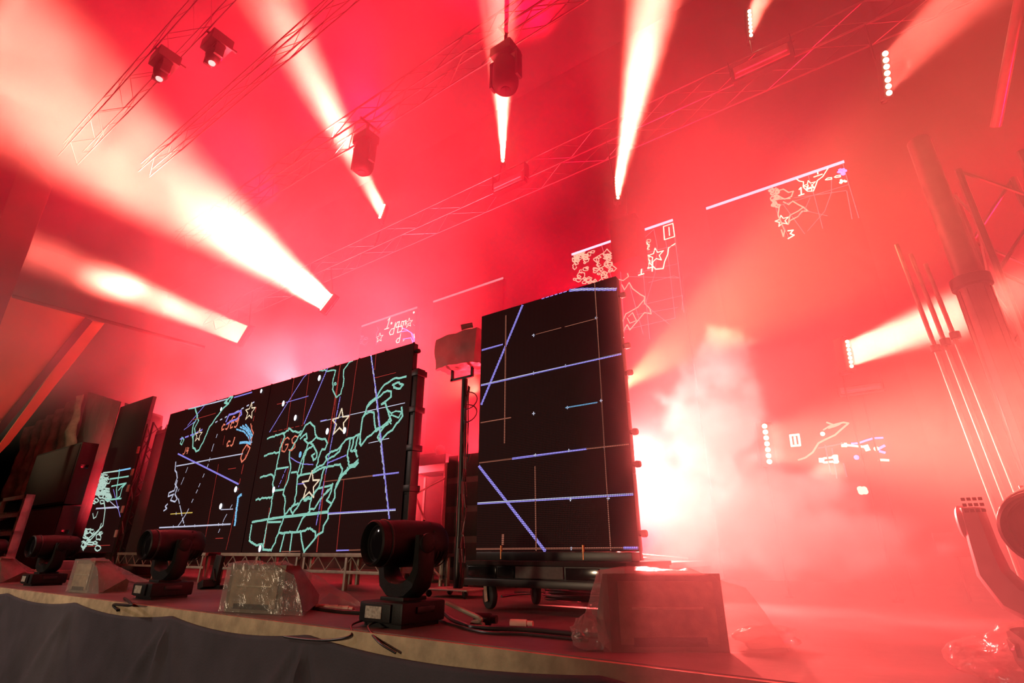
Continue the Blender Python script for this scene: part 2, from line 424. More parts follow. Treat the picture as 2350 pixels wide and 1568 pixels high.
# ---- tall screen on its dolly (middle of the photo)
PY = 4.0
def tall_screen():
    x0, x1, z0, z1 = at(1092, 1265, y=PY).x, at(1466, 1268, y=PY).x, .445, at(1417, 632, y=PY).z
    t = thing('led_screen', 'tall black upright screen with sparse grid lines standing on the castered dolly', 'screen', (x0, PY, z0))
    L = -t.location
    MB().bx((x0, PY+.006, z0), (x1, PY+.012, z1)).build('led_face', M['led_dark'], t, loc=L)
    n = 4; h = (z1-z0)/n
    for k in range(n):
        for i in range(2):
            xa = x0+(x1-x0)*i/2; xb = xa+(x1-x0)/2
            MB().bx((xa+.001, PY+.012, z0+k*h+.001), (xb-.001, PY+.085, z0+(k+1)*h-.001), bev=.004).build('cabinet', M['blackm'], t, loc=L)
    for v in (668, 788, 852, 990, 1065, 1225):
        q = at(1440, v, y=PY); latch(t, (x1-.002-x0, .05, q.z-z0))
    for u in (1180, 1290, 1365):
        q = at(u, 700, y=PY); latch(t, (q.x-x0, .05, z1-z0-.002), .012, .022, (0, 0, 1))
    for u in (1152, 1340):
        q = at(u, 1258, y=PY)
        MB().cyl((q.x, PY-.012, z0-.06), (q.x, PY-.012, z0+.05), .011, seg=10).build('locating_pin', M['orange'], t, loc=L)['label'] = 'orange locating pin'
    s = Screen(PY, (980, 620), 2.2407); s.clip = (x0, x1, z0, z1)
    W = .025
    s.line('v', W, [(490, 183), (280, 690)]); s.line('v', W*1.2, [(735, 103), (800, 99), (978, 97)]); s.line('w', W*.5, [(745, 101), (970, 95)])
    s.line('b', W*.6, [(266, 1012), (605, 1448)]); s.line('v', W*1.1, [(268, 1010), (606, 1446)])
    s.line('v', W*.7, [(283, 412), (388, 383)]); s.line('w', W*.45, [(279, 591), (1006, 428)]); s.line('v', W*.5, [(279, 594), (1006, 431)])
    s.line('o', W*.5, [(269, 991), (440, 970)]); s.line('v', W*.7, [(440, 970), (820, 920)]); s.line('o', W*.5, [(820, 919), (1043, 895)])
    s.line('v', W*.7, [(262, 1201), (1064, 1153)]); s.line('w', W*.3, [(262, 1198), (1064, 1150)])
    s.line('o', W*.55, [(254, 1435), (1010, 1430)]); s.line('v', W*.8, [(1014, 1429), (1086, 1429)])
    s.line('o', W*.6, [(405, 234), (399, 890)]); s.line('o', W*.4, [(862, 68), (945, 1442)])
    s.line('o', W*.3, [(562, 331), (690, 297)]); s.line('o', W*.3, [(710, 292), (870, 250)]); s.line('o', W*.5, [(277, 786), (430, 759)])
    s.line('b', W*.4, [(713, 708), (875, 681)]); s.line('o', W*.5, [(556, 1010), (562, 1446)]); s.line('o', W*.9, [(391, 1362), (389, 1410)])
    for p in ((548, 530), (713, 493), (557, 952), (730, 928), (738, 1180), (548, 738), (870, 246), (895, 672), (912, 910), (932, 1175), (742, 1432), (722, 708), (548, 336)):
        s.line('w', W*.35, [(p[0]-6, p[1]), (p[0]+6, p[1]-1)]); s.line('w', W*.35, [(p[0], p[1]-7), (p[0], p[1]+7)])
    s.line('v', W*.35, [(590, 147), (720, 107)], dash=(.03, .02))
    s.build(t)
    return x0, x1, z0, z1
PX0, PX1, PZ0, PZ1 = tall_screen()

# ---- wide screen, left of the middle
SY = 4.7
def wide_screen():
    z0, z1 = .43, at(948, 787, y=SY).z
    xl, xs, xr = at(312, 1265, y=SY).x, at(594, 1000, y=SY).x, at(926, 1100, y=SY).x
    xs = at(583, 1100, y=SY).x
    S = {}
    for nm, xa, xb, lab in (('left', xl, xs-.012, 'wide dark screen showing southern continents and dotted lines, behind the second moving head'),
                            ('right', xs+.012, xr, 'wide dark screen showing a map of eastern states in pale green outlines')):
        t = thing('led_screen', lab, 'screen', (xa, SY, z0), group=None)
        S[nm] = t; L = -t.location
        MB().bx((xa, SY+.006, z0), (xb, SY+.012, z1)).build('led_face', M['led_dark'], t, loc=L)
        n, nx = 4, 6; h = (z1-z0)/n
        for k in range(n):
            for i in range(nx):
                a = xa+(xb-xa)*i/nx; b = xa+(xb-xa)*(i+1)/nx
                MB().bx((a+.001, SY+.012, z0+k*h+.001), (b-.001, SY+.09, z0+(k+1)*h-.001), bev=.004).build('cabinet', M['blackm'], t, loc=L)
        for i in range(1, nx+1):
            a = xa+(xb-xa)*i/nx-.05
            latch(t, (a-xa, .05, z1-z0-.002), .016, .035, (0, 0, 1))
    t = S['right']
    for z in (z1-.12, z1-1.0, z1-2.0):
        latch(t, (xr-t.location.x-.002, .05, z-z0), .035, .07)
    fr = MB().bx((xr+.01, SY+.02, z0-.10), (xr+.10, SY+.16, z1-.38), .01)
    for k in range(5): fr.bx((xr+.0, SY+.0, z0+.2+k*.5), (xr+.12, SY+.18, z0+.28+k*.5), .008)
    fr.build('end_post', M['blackm'], t, loc=-t.location)
    return S, xl, xs, xr, z0, z1
S, SXL, SXS, SXR, SZ0, SZ1 = wide_screen()
def wide_graphics():
    W = .030
    s = Screen(SY, (350, 780), 2.903); s.clip = (SXS+.02, SXR, SZ0, SZ1)
    c = lambda pts, j=.014, wd=W: s.line('c', wd, pts, j)
    c([(765, 660), (800, 645), (870, 622), (905, 605), (908, 590), (925, 603), (960, 615), (990, 610)])
    c([(745, 775), (800, 757), (845, 748)]); c([(718, 918), (740, 908), (795, 900), (808, 925)]); c([(690, 1068), (740, 1056), (795, 1048)])
    s.line('c', W*1.1, [(665, 1215), (770, 1196), (870, 1182), (1010, 1168), (1170, 1150)]); s.line('c', W*.6, [(800, 1186), (1010, 1160), (1170, 1142)])
    c([(870, 625), (880, 650), (850, 720), (840, 780), (825, 860), (800, 960), (805, 1000), (790, 1120), (770, 1200), (750, 1300), (735, 1400)], .01)
    c([(985, 625), (945, 690), (915, 740), (912, 800), (920, 860), (905, 930), (880, 985), (870, 1030), (885, 1080), (880, 1160), (850, 1250), (840, 1290), (790, 1405)], .02)
    c([(825, 862), (905, 848)], 0); c([(815, 1005), (875, 998)], 0); c([(770, 1215), (855, 1213)], 0); c([(925, 885), (960, 880)], 0); c([(975, 905), (1050, 890)], 0)
    c([(985, 640), (1010, 590), (1020, 570), (1050, 550), (1080, 580), (1085, 630), (1100, 655), (1150, 660), (1165, 690), (1150, 730), (1130, 730)], .022)
    c([(985, 660), (1005, 640), (1025, 625), (1030, 660), (1010, 665), (1035, 690), (1060, 680), (1090, 650)], .022)
    c([(1070, 700), (1040, 690), (1010, 760), (985, 830), (965, 890), (965, 925), (985, 900), (1000, 850), (1010, 780), (1035, 730), (1070, 705), (1090, 740), (1095, 780), (1072, 802), (1060, 772), (1082, 758)], .012)
    c([(1130, 730), (1105, 790), (1095, 850), (1070, 880), (1060, 885)], .014)
    c([(1060, 885), (1090, 855), (1140, 830), (1160, 800), (1155, 780), (1190, 745), (1230, 735), (1260, 700), (1290, 665), (1330, 655), (1385, 625), (1380, 690), (1390, 705)], .012)
    c([(1155, 780), (1165, 800), (1210, 775), (1245, 745), (1260, 705)], .018)
    c([(1320, 660), (1300, 760), (1310, 840)], .01); c([(1345, 650), (1320, 740), (1360, 740)], .01); c([(1375, 630), (1350, 720), (1365, 780)], .012)
    c([(1690, 245), (1620, 255), (1545, 300), (1510, 350), (1470, 400), (1430, 445), (1400, 520), (1390, 600), (1385, 690)], .02)
    c([(1660, 450), (1665, 510), (1600, 600), (1540, 650), (1520, 680), (1500, 650), (1520, 610), (1570, 560), (1500, 590), (1430, 650), (1390, 705)], .025)
    c([(1400, 520), (1420, 495), (1450, 480), (1475, 485), (1480, 560), (1490, 610), (1540, 570), (1590, 540), (1560, 450), (1550, 420), (1525, 430), (1560, 405), (1590, 380), (1590, 345), (1565, 340), (1490, 395), (1430, 450)], .022)
    c([(1600, 300), (1630, 285), (1670, 300), (1650, 325), (1610, 320), (1600, 300)], .01)
    c([(1560, 460), (1590, 490), (1660, 480), (1640, 520), (1590, 500), (1570, 540), (1590, 560)], .03, W*.7)
    c([(1370, 800), (1340, 830), (1310, 840), (1370, 820), (1300, 870), (1260, 910), (1240, 950), (1215, 1000), (1215, 1050), (1190, 1100), (1170, 1130), (1170, 1190), (1140, 1240), (1135, 1280), (1100, 1300), (1070, 1340), (1010, 1418), (990, 1300), (985, 1275)], .022)
    c([(1160, 1020), (1200, 960), (1190, 1010), (1160, 1070), (1190, 1090)], .02); c([(1300, 850), (1290, 890), (1250, 910), (1330, 850)], .025, W*.7)
    c([(1060, 885), (1100, 870), (1150, 850), (1130, 900), (1110, 980), (1050, 1060), (1010, 1070)], .014)
    c([(1150, 850), (1250, 830), (1265, 860), (1245, 920), (1220, 980)], .012); c([(1100, 992), (1190, 970)], 0)
    c([(1110, 985), (1060, 1045), (1045, 1130), (1075, 1130), (1120, 1060), (1170, 1000)], .012)
    c([(965, 925), (960, 980), (950, 1080), (920, 1130), (935, 1160), (975, 1100), (1000, 1060), (1045, 1050)], .014)
    c([(880, 1170), (930, 1110), (970, 1090)], .01); c([(1050, 1140), (1000, 1190), (960, 1280)], 0)
    c([(840, 1290), (1000, 1275), (1050, 1255), (1085, 1280), (1085, 1310)], .008); c([(880, 1290), (850, 1410)], 0); c([(930, 1285), (915, 1412)], 0)
    c([(660, 1235), (645, 1340), (690, 1370), (730, 1360), (740, 1400), (790, 1400)], .006)
    c([(1115, 190), (1160, 210), (1220, 205), (1205, 260), (1200, 330), (1225, 385), (1255, 360), (1270, 310), (1275, 200), (1310, 150), (1335, 120)], .016, W*.8)
    c([(1210, 290), (1220, 285), (1225, 297), (1215, 303), (1210, 290)], 0, W*.6)
    s.line('v', W*.55, [(1030, 215), (900, 420), (780, 615)], dash=(.10, .012)); s.line('v', W*.7, [(1168, 180), (1010, 560)]); s.line('v', W*.5, [(890, 860), (840, 980)], dash=(.06, .03))
    s.line('w', W*.55, [(1455, 88), (1490, 380), (1530, 780), (1575, 1190)], .01, dash=(.05, .018)); s.line('v', W*.8, [(1458, 88), (1494, 380), (1535, 780), (1578, 1190)])
    s.line('v', W*.6, [(1250, 380), (1170, 800), (1090, 1240)], dash=(.08, .02)); s.line('v', W*.5, [(920, 785), (960, 812), (1000, 828), (1070, 832)]); s.line('v', W*.6, [(1170, 820), (1290, 770)]); s.line('v', W*.5, [(970, 962), (1010, 958)])
    for a, b in (((945, 245), (895, 600)), ((1045, 215), (1000, 570)), ((1253, 155), (1205, 560)), ((1368, 112), (1295, 640)), ((1490, 90), (1480, 200)), ((1150, 900), (1095, 1412)), ((1275, 930), (1225, 1408)), ((905, 860), (880, 985)), ((780, 1120), (745, 1380))):
        s.line('r', W*.45, [a, b])
    s.line('r', W*.9, [(1255, 150), (1170, 690)], dash=(.12, .02)); s.line('r', W*.9, [(1150, 900), (1095, 1412)], dash=(.12, .02))
    s.line('w', W*.4, [(1120, 545), (1680, 420)]); s.line('v', W*.5, [(1120, 541), (1160, 533)]); s.line('w', W*.35, [(1440, 690), (1575, 657)])
    s.line('w', W*.5, [(1170, 1164), (1618, 1136)]); s.line('v', W*.5, [(1170, 1157), (1618, 1130)]); s.line('o', W*.5, [(1140, 945), (1275, 930), (1470, 906)]); s.line('v', W*.7, [(1470, 906), (1640, 885)])
    s.line('r', W*.45, [(830, 430), (890, 418)]); s.line('v', W*.45, [(890, 417), (1038, 376)]); s.line('r', W*.4, [(805, 612), (1000, 570)], dash=(.1, .05)); s.line('r', W*.35, [(1480, 255), (1620, 220)])
    s.line('v', W*.6, [(1225, 1405), (1310, 1402)]); s.line('o', W*.5, [(1310, 1402), (1425, 1398)]); s.line('o', W*.4, [(860, 1412), (985, 1408)])
    s.star('s', W*.8, (1250, 548), .20); s.star('s', W*.8, (1050, 972), .21)
    for p in ((1112, 255), (872, 425), (952, 520), (1165, 610), (1280, 605), (808, 1000), (716, 1392)): s.dot(p, .032, .048)
    s.dot((985, 765), .035, .05, 'b')
    s.text('p', W*.7, (852, 752), .225, 'GS'); s.line('r', W*.8, [(860, 660), (852, 690)])
    s.build(S['right'])

    s = Screen(SY, (350, 780), 2.903); s.clip = (SXL+.02, SXS-.02, SZ0, SZ1)
    W = .036
    s.line('w', W*.7, [(240, 462), (500, 396)]); s.line('v', W*.7, [(545, 384), (662, 350)])
    s.line('c', W, [(285, 455), (300, 510), (275, 560), (265, 640), (270, 720), (290, 745), (310, 735), (350, 650), (380, 580), (440, 500), (490, 440), (535, 380), (520, 372), (480, 420), (505, 425)], .022)
    s.line('c', W*.8, [(295, 510), (307, 540), (280, 590), (285, 622), (270, 650)], .03); s.line('c', W*.8, [(490, 395), (500, 430), (520, 405)], .03); s.line('c', W*.7, [(195, 650), (210, 665), (195, 700), (185, 690), (200, 655)], .02)
    s.line('c', W*.5, [(240, 462), (285, 455)], .0)
    s.line('v', W*.9, [(185, 662), (280, 628), (330, 600)], dash=(.12, .08)); s.line('w', W*.7, [(420, 550), (560, 480), (690, 408)], dash=(.06, .10))
    s.line('v', W*.8, [(170, 760), (240, 795), (370, 860), (572, 962)]); s.line('w', W*.6, [(160, 842), (240, 828), (375, 800), (600, 760)])
    s.line('w', W*.8, [(155, 815), (150, 870), (165, 920), (150, 960), (165, 990), (150, 1030), (165, 1060), (150, 1080), (120, 1070), (140, 1030), (105, 1045), (110, 1020), (145, 1005), (165, 940)], .035)
    s.line('w', W*.8, [(100, 1095), (85, 1110), (95, 1125), (75, 1140)], .03)
    s.line('w', W*.4, [(235, 850), (205, 930), (170, 1010)], dash=(.10, .09)); s.line('w', W*.5, [(432, 630), (400, 720), (372, 830), (300, 1000), (230, 1150)], dash=(.06, .12)); s.line('w', W*.5, [(230, 1150), (190, 1215), (165, 1248)])
    s.line('w', W*.6, [(172, 1060), (190, 1140), (200, 1190), (215, 1245)], dash=(.12, .05)); s.line('y', W*.5, [(120, 1162), (265, 1152)]); s.line('w', W*.7, [(46, 1252), (300, 1240), (520, 1228)])
    for p in ((158, 1158), (138, 1246), (282, 1240), (440, 1231), (468, 1229), (195, 1160)): s.line('w', W*.5, [(p[0], p[1]-7), (p[0], p[1]+7)])
    s.line('r', W*.6, [(690, 450), (650, 640), (600, 860), (570, 1000)], dash=(.08, .08)); s.line('w', W*.4, [(530, 1100), (480, 1190), (420, 1330)], dash=(.06, .12)); s.line('r', W*.35, [(560, 1100), (490, 1400)]); s.line('r', W*.35, [(440, 830), (350, 1330)]); s.line('r', W*.35, [(480, 640), (470, 700)])
    s.line('w', W*.3, [(345, 1325), (310, 1400)], dash=(.05, .04)); s.line('w', W*.4, [(455, 1132), (535, 1128)]); s.line('r', W*.4, [(420, 1325), (470, 1322)]); s.line('r', W*.4, [(505, 862), (555, 856)])
    s.line('b', W*1.3, [(592, 1033), (570, 1050), (560, 1130), (548, 1235)], .008)
    s.line('p', W*.8, [(628, 700), (602, 740), (588, 790), (595, 815), (620, 790), (650, 722), (628, 700)], .03)
    for pts in ([(560, 597), (610, 612), (640, 650), (652, 690)], [(585, 582), (622, 600), (650, 640), (660, 685)], [(620, 565), (648, 600), (668, 645)], [(600, 572), (635, 600), (660, 650)]):
        s.line('b', W*.8, pts, dash=(.07, .03))
    s.line('b', W*1.2, [(582, 687), (625, 683), (652, 692)], dash=(.07, .02)); s.line('p', W*.6, [(655, 560), (672, 620), (655, 700)], .03)
    s.line('v', W, [(490, 545), (510, 500), (545, 492), (590, 472), (592, 498), (560, 530), (520, 545), (495, 562)], .04)
    s.text('p', W*.8, (455, 606), .155, 'cJcJ'); s.text('p', W*.8, (520, 555), .155, 'cJ'); s.text('p', W*.8, (490, 714), .14, 'cJ'); s.text('p', W*.6, (200, 765), .12, 'J4')
    s.star('s', W*.55, (650, 478), .16); s.star('s', W*.5, (306, 636), .13)
    for p in ((555, 997), (455, 1110)): s.dot(p, .04, .048)
    for p in ((725, 342), (458, 462)): s.dot(p, .026, .036)
    s.line('v', W*.4, [(290, 540), (210, 600)]); s.line('r', W*.4, [(265, 535), (420, 490)]); s.line('v', W*.5, [(345, 440), (235, 570)])
    s.build(S['left'])
wide_graphics()

# ---- narrow screen far left
def far_screen():
    Y = 5.0
    xa, xb = at(181, 1265, y=Y).x, at(256, 1265, y=Y).x
    z0, z1 = .42, 3.9
    t = thing('led_screen', 'narrow dark screen at far left with a crowded white map low on it', 'screen', (xa, Y, z0)); L = -t.location
    MB().bx((xa, Y+.006, z0), (xb, Y+.012, z1)).build('led_face', M['led_dark'], t, loc=L)
    for k in range(6):
        h = (z1-z0)/6
        MB().bx((xa, Y+.012, z0+k*h+.001), (xb, Y+.09, z0+(k+1)*h-.001), bev=.004).build('cabinet', M['blackm'], t, loc=L)
    MB().bx((xa, Y+.01, 0), (xb, Y+.5, z0-.002), .01).build('plinth', M['blackm'], t, loc=L)
    s = Screen(Y, (0, 950), 2.537); s.clip = (xa, xb, z0, z1); W = .045
    s.isles('k', W*.75, (565, 345, 640, 500), 34, 22, .09); s.isles('k', W*.7, (530, 400, 600, 520), 14, 20, .09); s.isles('k', W*.7, (480, 660, 590, 785), 14, 22, .09)
    s.line('k', W*.9, [(605, 505), (612, 560), (604, 620), (600, 650), (560, 690), (510, 730), (480, 790)], .10)
    s.line('k', W*.9, [(590, 640), (575, 680), (540, 720), (500, 760), (485, 795)], .10); s.line('k', W*.6, [(540, 580), (545, 610), (560, 600), (570, 570)], .06)
    for a, b, cc in (((600, 345), (688, 332), 'k'), ((688, 332), (760, 318), 'b'), ((640, 380), (748, 364), 'c'), ((650, 422), (735, 404), 'c'), ((620, 502), (706, 493), 'c'), ((560, 552), (692, 543), 'w')): s.line(cc, W*.8, [a, b])
    s.line('c', W*.8, [(695, 325), (688, 380), (678, 440), (680, 495), (700, 480), (712, 430), (735, 404), (690, 445)], .03)
    s.line('w', W*.4, [(640, 510), (690, 555)]); s.line('v', W*.4, [(660, 440), (700, 600)])
    s.line('r', W*.4, [(510, 772), (640, 765)])
    s.build(t)
    return xa, xb
FX0, FX1 = far_screen()

# ---- back wall of four tall screen columns
BY = 8.0
def back_wall():
    Zt = 5.9
    spec = [(-10.33, -8.34, 'far back screen column farthest left, its lit top edge above the wide screen'),
            (-7.81, -5.79, 'back screen column left of the tall screen, only its lit top edge showing'),
            (-4.12, -2.09, 'back screen column showing an amber map right behind the tall screen'),
            (-1.51, .53, 'back screen column at right with a long bright top edge and amber map')]
    for n, (xa, xb, lab) in enumerate(spec):
        t = thing('led_column', lab, 'screen', (xa, BY, .1)); L = -t.location
        MB().bx((xa, BY+.006, .1), (xb, BY+.012, Zt)).build('led_face', M['led_far'], t, loc=L)
        for k in range(6):
            h = (Zt-.1)/6
            MB().bx((xa, BY+.012, .1+k*h+.002), (xb, BY+.11, .1+(k+1)*h-.002), bev=.005).build('cabinet', M['blackm'], t, loc=L)
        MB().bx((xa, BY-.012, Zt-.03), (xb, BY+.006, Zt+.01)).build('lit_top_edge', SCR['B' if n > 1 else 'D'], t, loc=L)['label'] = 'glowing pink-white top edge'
        W = .019
        s = Screen(BY, (1280, 350), 3.264); s.clip = (xa, xb, .1, Zt); s.rnd = random.Random(n+5)
        if n == 0:
            s.org = (780, 600); s.k = 5.875
            s.text('S', W, (655, 1000), .30, 'db'); s.text('S', W, (740, 905), .22, 'cm.'); s.text('S', W, (750, 1105), .22, 'd.'); s.text('S', W, (595, 920), .28, '1', .3)
            s.star('S', W*.6, (930, 830), .13); s.star('S', W*.6, (535, 1030), .13)
            for pts in ([(790, 955), (850, 945), (910, 935), (960, 960), (990, 1050), (990, 1150)], [(830, 900), (900, 920), (980, 980), (1005, 1050), (1000, 1130)], [(850, 1050), (960, 1030), (985, 1100)]): s.line('V', W*.8, pts)
            s.line('G', W, [(500, 880), (520, 920), (490, 980), (500, 1040), (490, 1120)], .04); s.line('G', W, [(800, 850), (850, 830), (860, 860), (820, 890)], .03)
            s.isles('G', W*.7, (260, 990, 380, 1120), 5, 40, .05); s.line('G', W, [(990, 850), (1010, 870)], 0); s.line('S', W, [(1000, 980), (1015, 1030)], .02)
            s.dot((998, 690), .03, .03, 'S'); s.dot((697, 835), .03, .03, 'S')
        elif n == 2:
            s.isles('O', W, (112, 740, 400, 985), 60, 28, .09)
            s.line('O', W, [(280, 790), (330, 760), (390, 770), (440, 790), (500, 800), (560, 830), (540, 860), (500, 850), (460, 860), (520, 900), (530, 930), (490, 960), (450, 950)], .05)
            s.line('O', W, [(300, 880), (350, 850), (400, 840), (440, 870), (420, 890), (390, 880), (360, 920), (320, 890), (300, 840), (290, 800)], .05)
            s.line('O', W, [(480, 990), (500, 1030), (535, 975), (560, 1020), (620, 1065), (650, 1080), (650, 1130), (690, 1170), (700, 1210), (650, 1200), (600, 1260), (540, 1330), (520, 1290), (490, 1340), (485, 1270), (510, 1210), (600, 1160), (650, 1100)], .04)
            s.line('O', W*.8, [(530, 1230), (560, 1200), (590, 1260), (540, 1280), (520, 1240)], .04)
            s.line('S', W, [(622, 650), (660, 670), (685, 700), (660, 740), (650, 780), (690, 810), (690, 830), (735, 875), (790, 870), (800, 820), (825, 760), (830, 715), (885, 680)], .045)
            s.isles('O', W*.8, (630, 660, 690, 830), 12, 16, .04)
            s.star('S', W*.9, (735, 772), .15); s.text('S', W*1.2, (600, 922), .18, '14'); s.text('S', W*.9, (790, 670), .34, '0', .05)
            for pts in ([(620, 600), (640, 900), (690, 1400)], [(790, 545), (830, 800), (880, 1240)], [(865, 514), (890, 720), (945, 1200)], [(480, 800), (900, 690)], [(600, 900), (910, 830)], [(680, 975), (870, 925), (910, 940)], [(540, 930), (920, 940)], [(640, 1140), (940, 1070)], [(590, 1215), (900, 1160)], [(500, 1330), (880, 1240)], [(480, 740), (620, 670), (720, 575)], [(720, 575), (745, 700), (730, 900), (660, 1130)], [(690, 1170), (840, 1290)], [(540, 1000), (640, 1360)], [(460, 740), (500, 1350)], [(940, 1070), (930, 1180)], [(330, 700), (480, 1200)]):
                s.line('G', W*.6, pts)
        elif n == 3:
            s.isles('O', W, (1595, 245, 1650, 400), 18, 22, .08)
            s.line('O', W, [(1640, 290), (1690, 275), (1730, 300), (1765, 290), (1750, 330), (1700, 350), (1660, 330), (1620, 320), (1650, 350), (1740, 345)], .05)
            s.line('O', W, [(1690, 370), (1730, 390), (1760, 365), (1800, 390), (1840, 410), (1875, 440), (1830, 440), (1800, 480), (1740, 510), (1725, 540), (1740, 470), (1800, 440), (1840, 410)], .05)
            s.line('O', W, [(1660, 400), (1650, 470), (1680, 540), (1700, 580), (1690, 630), (1675, 580)], .06)
            s.line('S', W*.8, [(1780, 190), (1810, 215), (1840, 220), (1840, 260), (1870, 290), (1915, 290), (1935, 240), (1945, 210), (1985, 180), (2030, 110), (2080, 90)], .05)
            s.star('S', W*.7, (1885, 246), .09); s.star('S', W*.7, (1680, 512), .10); s.text('S', W, (1800, 325), .13, '14'); s.text('S', W, (1912, 195), .2, '0', .1); s.text('S', W, (1720, 648), .15, '3')
            s.line('S', W*.8, [(2005, 205), (2020, 192), (2050, 188), (2052, 200), (2018, 206), (2005, 205)]); s.line('S', W*.8, [(2072, 185), (2085, 175), (2115, 170), (2117, 182), (2085, 188), (2072, 185)])
            s.isles('V', W, (2075, 125, 2160, 165), 9, 12, .04); s.isles('S', W, (2120, 205, 2180, 228), 5, 8, .03)
            for pts in ([(1590, 245), (1640, 440), (1730, 640)], [(1870, 150), (1920, 320), (1985, 570)], [(2130, 65), (2180, 240), (2255, 490)], [(1620, 410), (1920, 320), (2180, 240)], [(1770, 340), (1960, 315), (2160, 285)], [(1690, 390), (1850, 610)], [(1870, 440), (2020, 475)], [(1890, 340), (1850, 430), (1800, 480)], [(2050, 200), (2050, 300), (2000, 440), (1870, 590)], [(2165, 290), (2205, 500)]):
                s.line('G', W*.6, pts)
            s.org = (1400, 700); s.k = 2.6133; W = .028      # lower part, seen between the smoke
            s.line('S', W, [(1258, 932), (1285, 920), (1340, 915), (1342, 905), (1360, 905), (1362, 945), (1345, 945), (1340, 940), (1285, 945), (1258, 932)]); s.line('S', W*2.2, [(1275, 932), (1262, 932)]); s.line('S', W*1.8, [(1345, 908), (1360, 940)])
            s.line('S', W, [(1412, 840), (1530, 852)]); s.line('S', W*2, [(1395, 840), (1412, 840)]); s.line('S', W*2, [(1535, 848), (1545, 868)])
            s.line('V', W*.8, [(1450, 832), (1490, 830), (1530, 815), (1580, 800), (1635, 797)], .03); s.line('V', W, [(1600, 870), (1645, 845)], .02); s.dot((1597, 863), .03, .03, 'S'); s.dot((1275, 774), .03, .03, 'S'); s.dot((1478, 915), .03, .03, 'V')
            s.line('S', W, [(1612, 930), (1640, 930)]); s.line('S', W, [(1648, 931), (1670, 932)]); s.line('V', W, [(1618, 878), (1660, 890)], dash=(.05, .03))
            s.line('O', W*.8, [(1130, 930), (1215, 885), (1250, 830), (1350, 780), (1430, 710), (1400, 705), (1340, 720), (1300, 705)], .03); s.line('O', W*.7, [(1280, 750), (1340, 720), (1310, 740), (1380, 715)], .02)
            s.text('S', W, (1085, 855), .18, '0', .05)
            for pts in ([(1290, 840), (1325, 1020)], [(1330, 860), (1360, 1040)], [(1400, 950), (1420, 1030)], [(1250, 860), (1400, 830)]): s.line('G', W*.6, pts)
            for p in ((1500, 1105), (1512, 1118), (1524, 1106), (1530, 1120), (1506, 1122)): s.dot(p, .035, .035, 'S')
        if s.n: s.build(t)
        else: s.mb.bm.free()
back_wall()

# ================================================================== lit battens
def batten(a, b, Y, target, label, energy, spread=14, on_truss=None, post=None, width=.12, n=7):
    A = at(*a, y=Y); B = at(*b, y=Y); c = (A+B)/2; L = (B-A).length
    tgt = at(target[0], target[1], y=target[2]); d = (tgt-c).normalized()
    t = thing('led_batten', label, 'stage light', c)
    up = Vector((0, 0, 1)); x = up.cross(-d).normalized(); z = (-d).cross(x).normalized()      # local: x across, -y forward, z up
    R = Matrix((x, -d, z)).transposed()
    MB().box(R @ Vector((0, .075, 0)), (width, .13, L+.10), R, .012).build('housing', M['black'], t)
    yk = MB()
    for s_ in (-1, 1):
        yk.box(R @ Vector((0, .09, s_*(L/2+.065))), (.05, .16, .012), R)
    yk.box(R @ Vector((0, .175, 0)), (.05, .014, L+.14), R)
    yk.build('bracket', M['blackm'], t)
    for k in range(n):
        f = -.5+k/(n-1)
        p = R @ Vector((0, .002, f*L))
        m = Matrix.Translation(p) @ d.to_track_quat('Z', 'Y').to_matrix().to_4x4()
        r = min(.036, L/n*.46)
        MB().lathe([(r, 0), (r, .008), (r*.7, .016), (r*.25, .02)], m, 12).build('lamp', M['lamp'], t)['label'] = 'glowing lamp'
    if on_truss is not None:
        q = R @ Vector((0, .19, 0))
        MB().cyl(q, (q.x, 6.94-c.y, on_truss-.21-c.z), .014, seg=8).build('mounting_pipe', M['blackm'], t)
    if post is not None:
        q = R @ Vector((0, .19, 0))
        MB().cyl(q, (q.x, q.y, -c.z), .010, seg=8).cyl((q.x, q.y, -c.z), (q.x, q.y, -c.z+.02), .05, seg=16).build('floor_post', M['blackm'], t)
    l = light('AREA', 'beam', d*.035, energy, BEAM, None, t, shape='RECTANGLE', size=width*.7, size_y=L, spread=math.radians(spread))
    l.rotation_euler = Matrix((x, z, -d)).transposed().to_euler()
    return t
TZ = 7.42
batten((553, 790), (565, 748), 7, (235, 640, 4.7), 'lit batten of seven lamps low at left, nearest above the wide screen', 1700, 9, on_truss=TZ)
batten((742, 715), (757, 672), 7, (20, 150, .5), 'lit batten with the widest yellow-white beam, fanning to the upper left corner', 7500, 30, on_truss=TZ)
batten((868, 505), (885, 465), 7, (700, 150, 3.8), 'lit batten just below the left hanging lamp, short broad glow', 1000, 14, on_truss=TZ)
batten((1143, 370), (1165, 325), 7, (1150, 40, 4.4), 'lit batten straight below the right hanging lamp, beam rising vertically', 800, 11, on_truss=TZ)
batten((1412, 455), (1421, 412), 7, (1500, -10, 4.0), 'lit batten with a long narrow vertical beam above the tall screen', 1000, 10, on_truss=TZ)
batten((1715, 77), (1728, 30), 7, (1800, -120, 5.6), 'lit batten near the top edge, cut off beam leaning right', 160, 10, on_truss=TZ)
batten((2030, 207), (2042, 130), 7, (2200, 0, 5.6), 'lit batten at upper right, its row of round lamps clearly separate', 150, 12, on_truss=TZ)
batten((1945, 840), (1953, 785), 6.4, (2250, 700, 5.2), 'lit batten left of the steel column, beam aimed right behind it', 300, 12, post=1)
batten((1752, 1058), (1768, 980), 6.4, (2000, 1000, 4.2), 'lit batten facing out of the smoke right of the tall screen', 65, 14, post=1, width=.17)
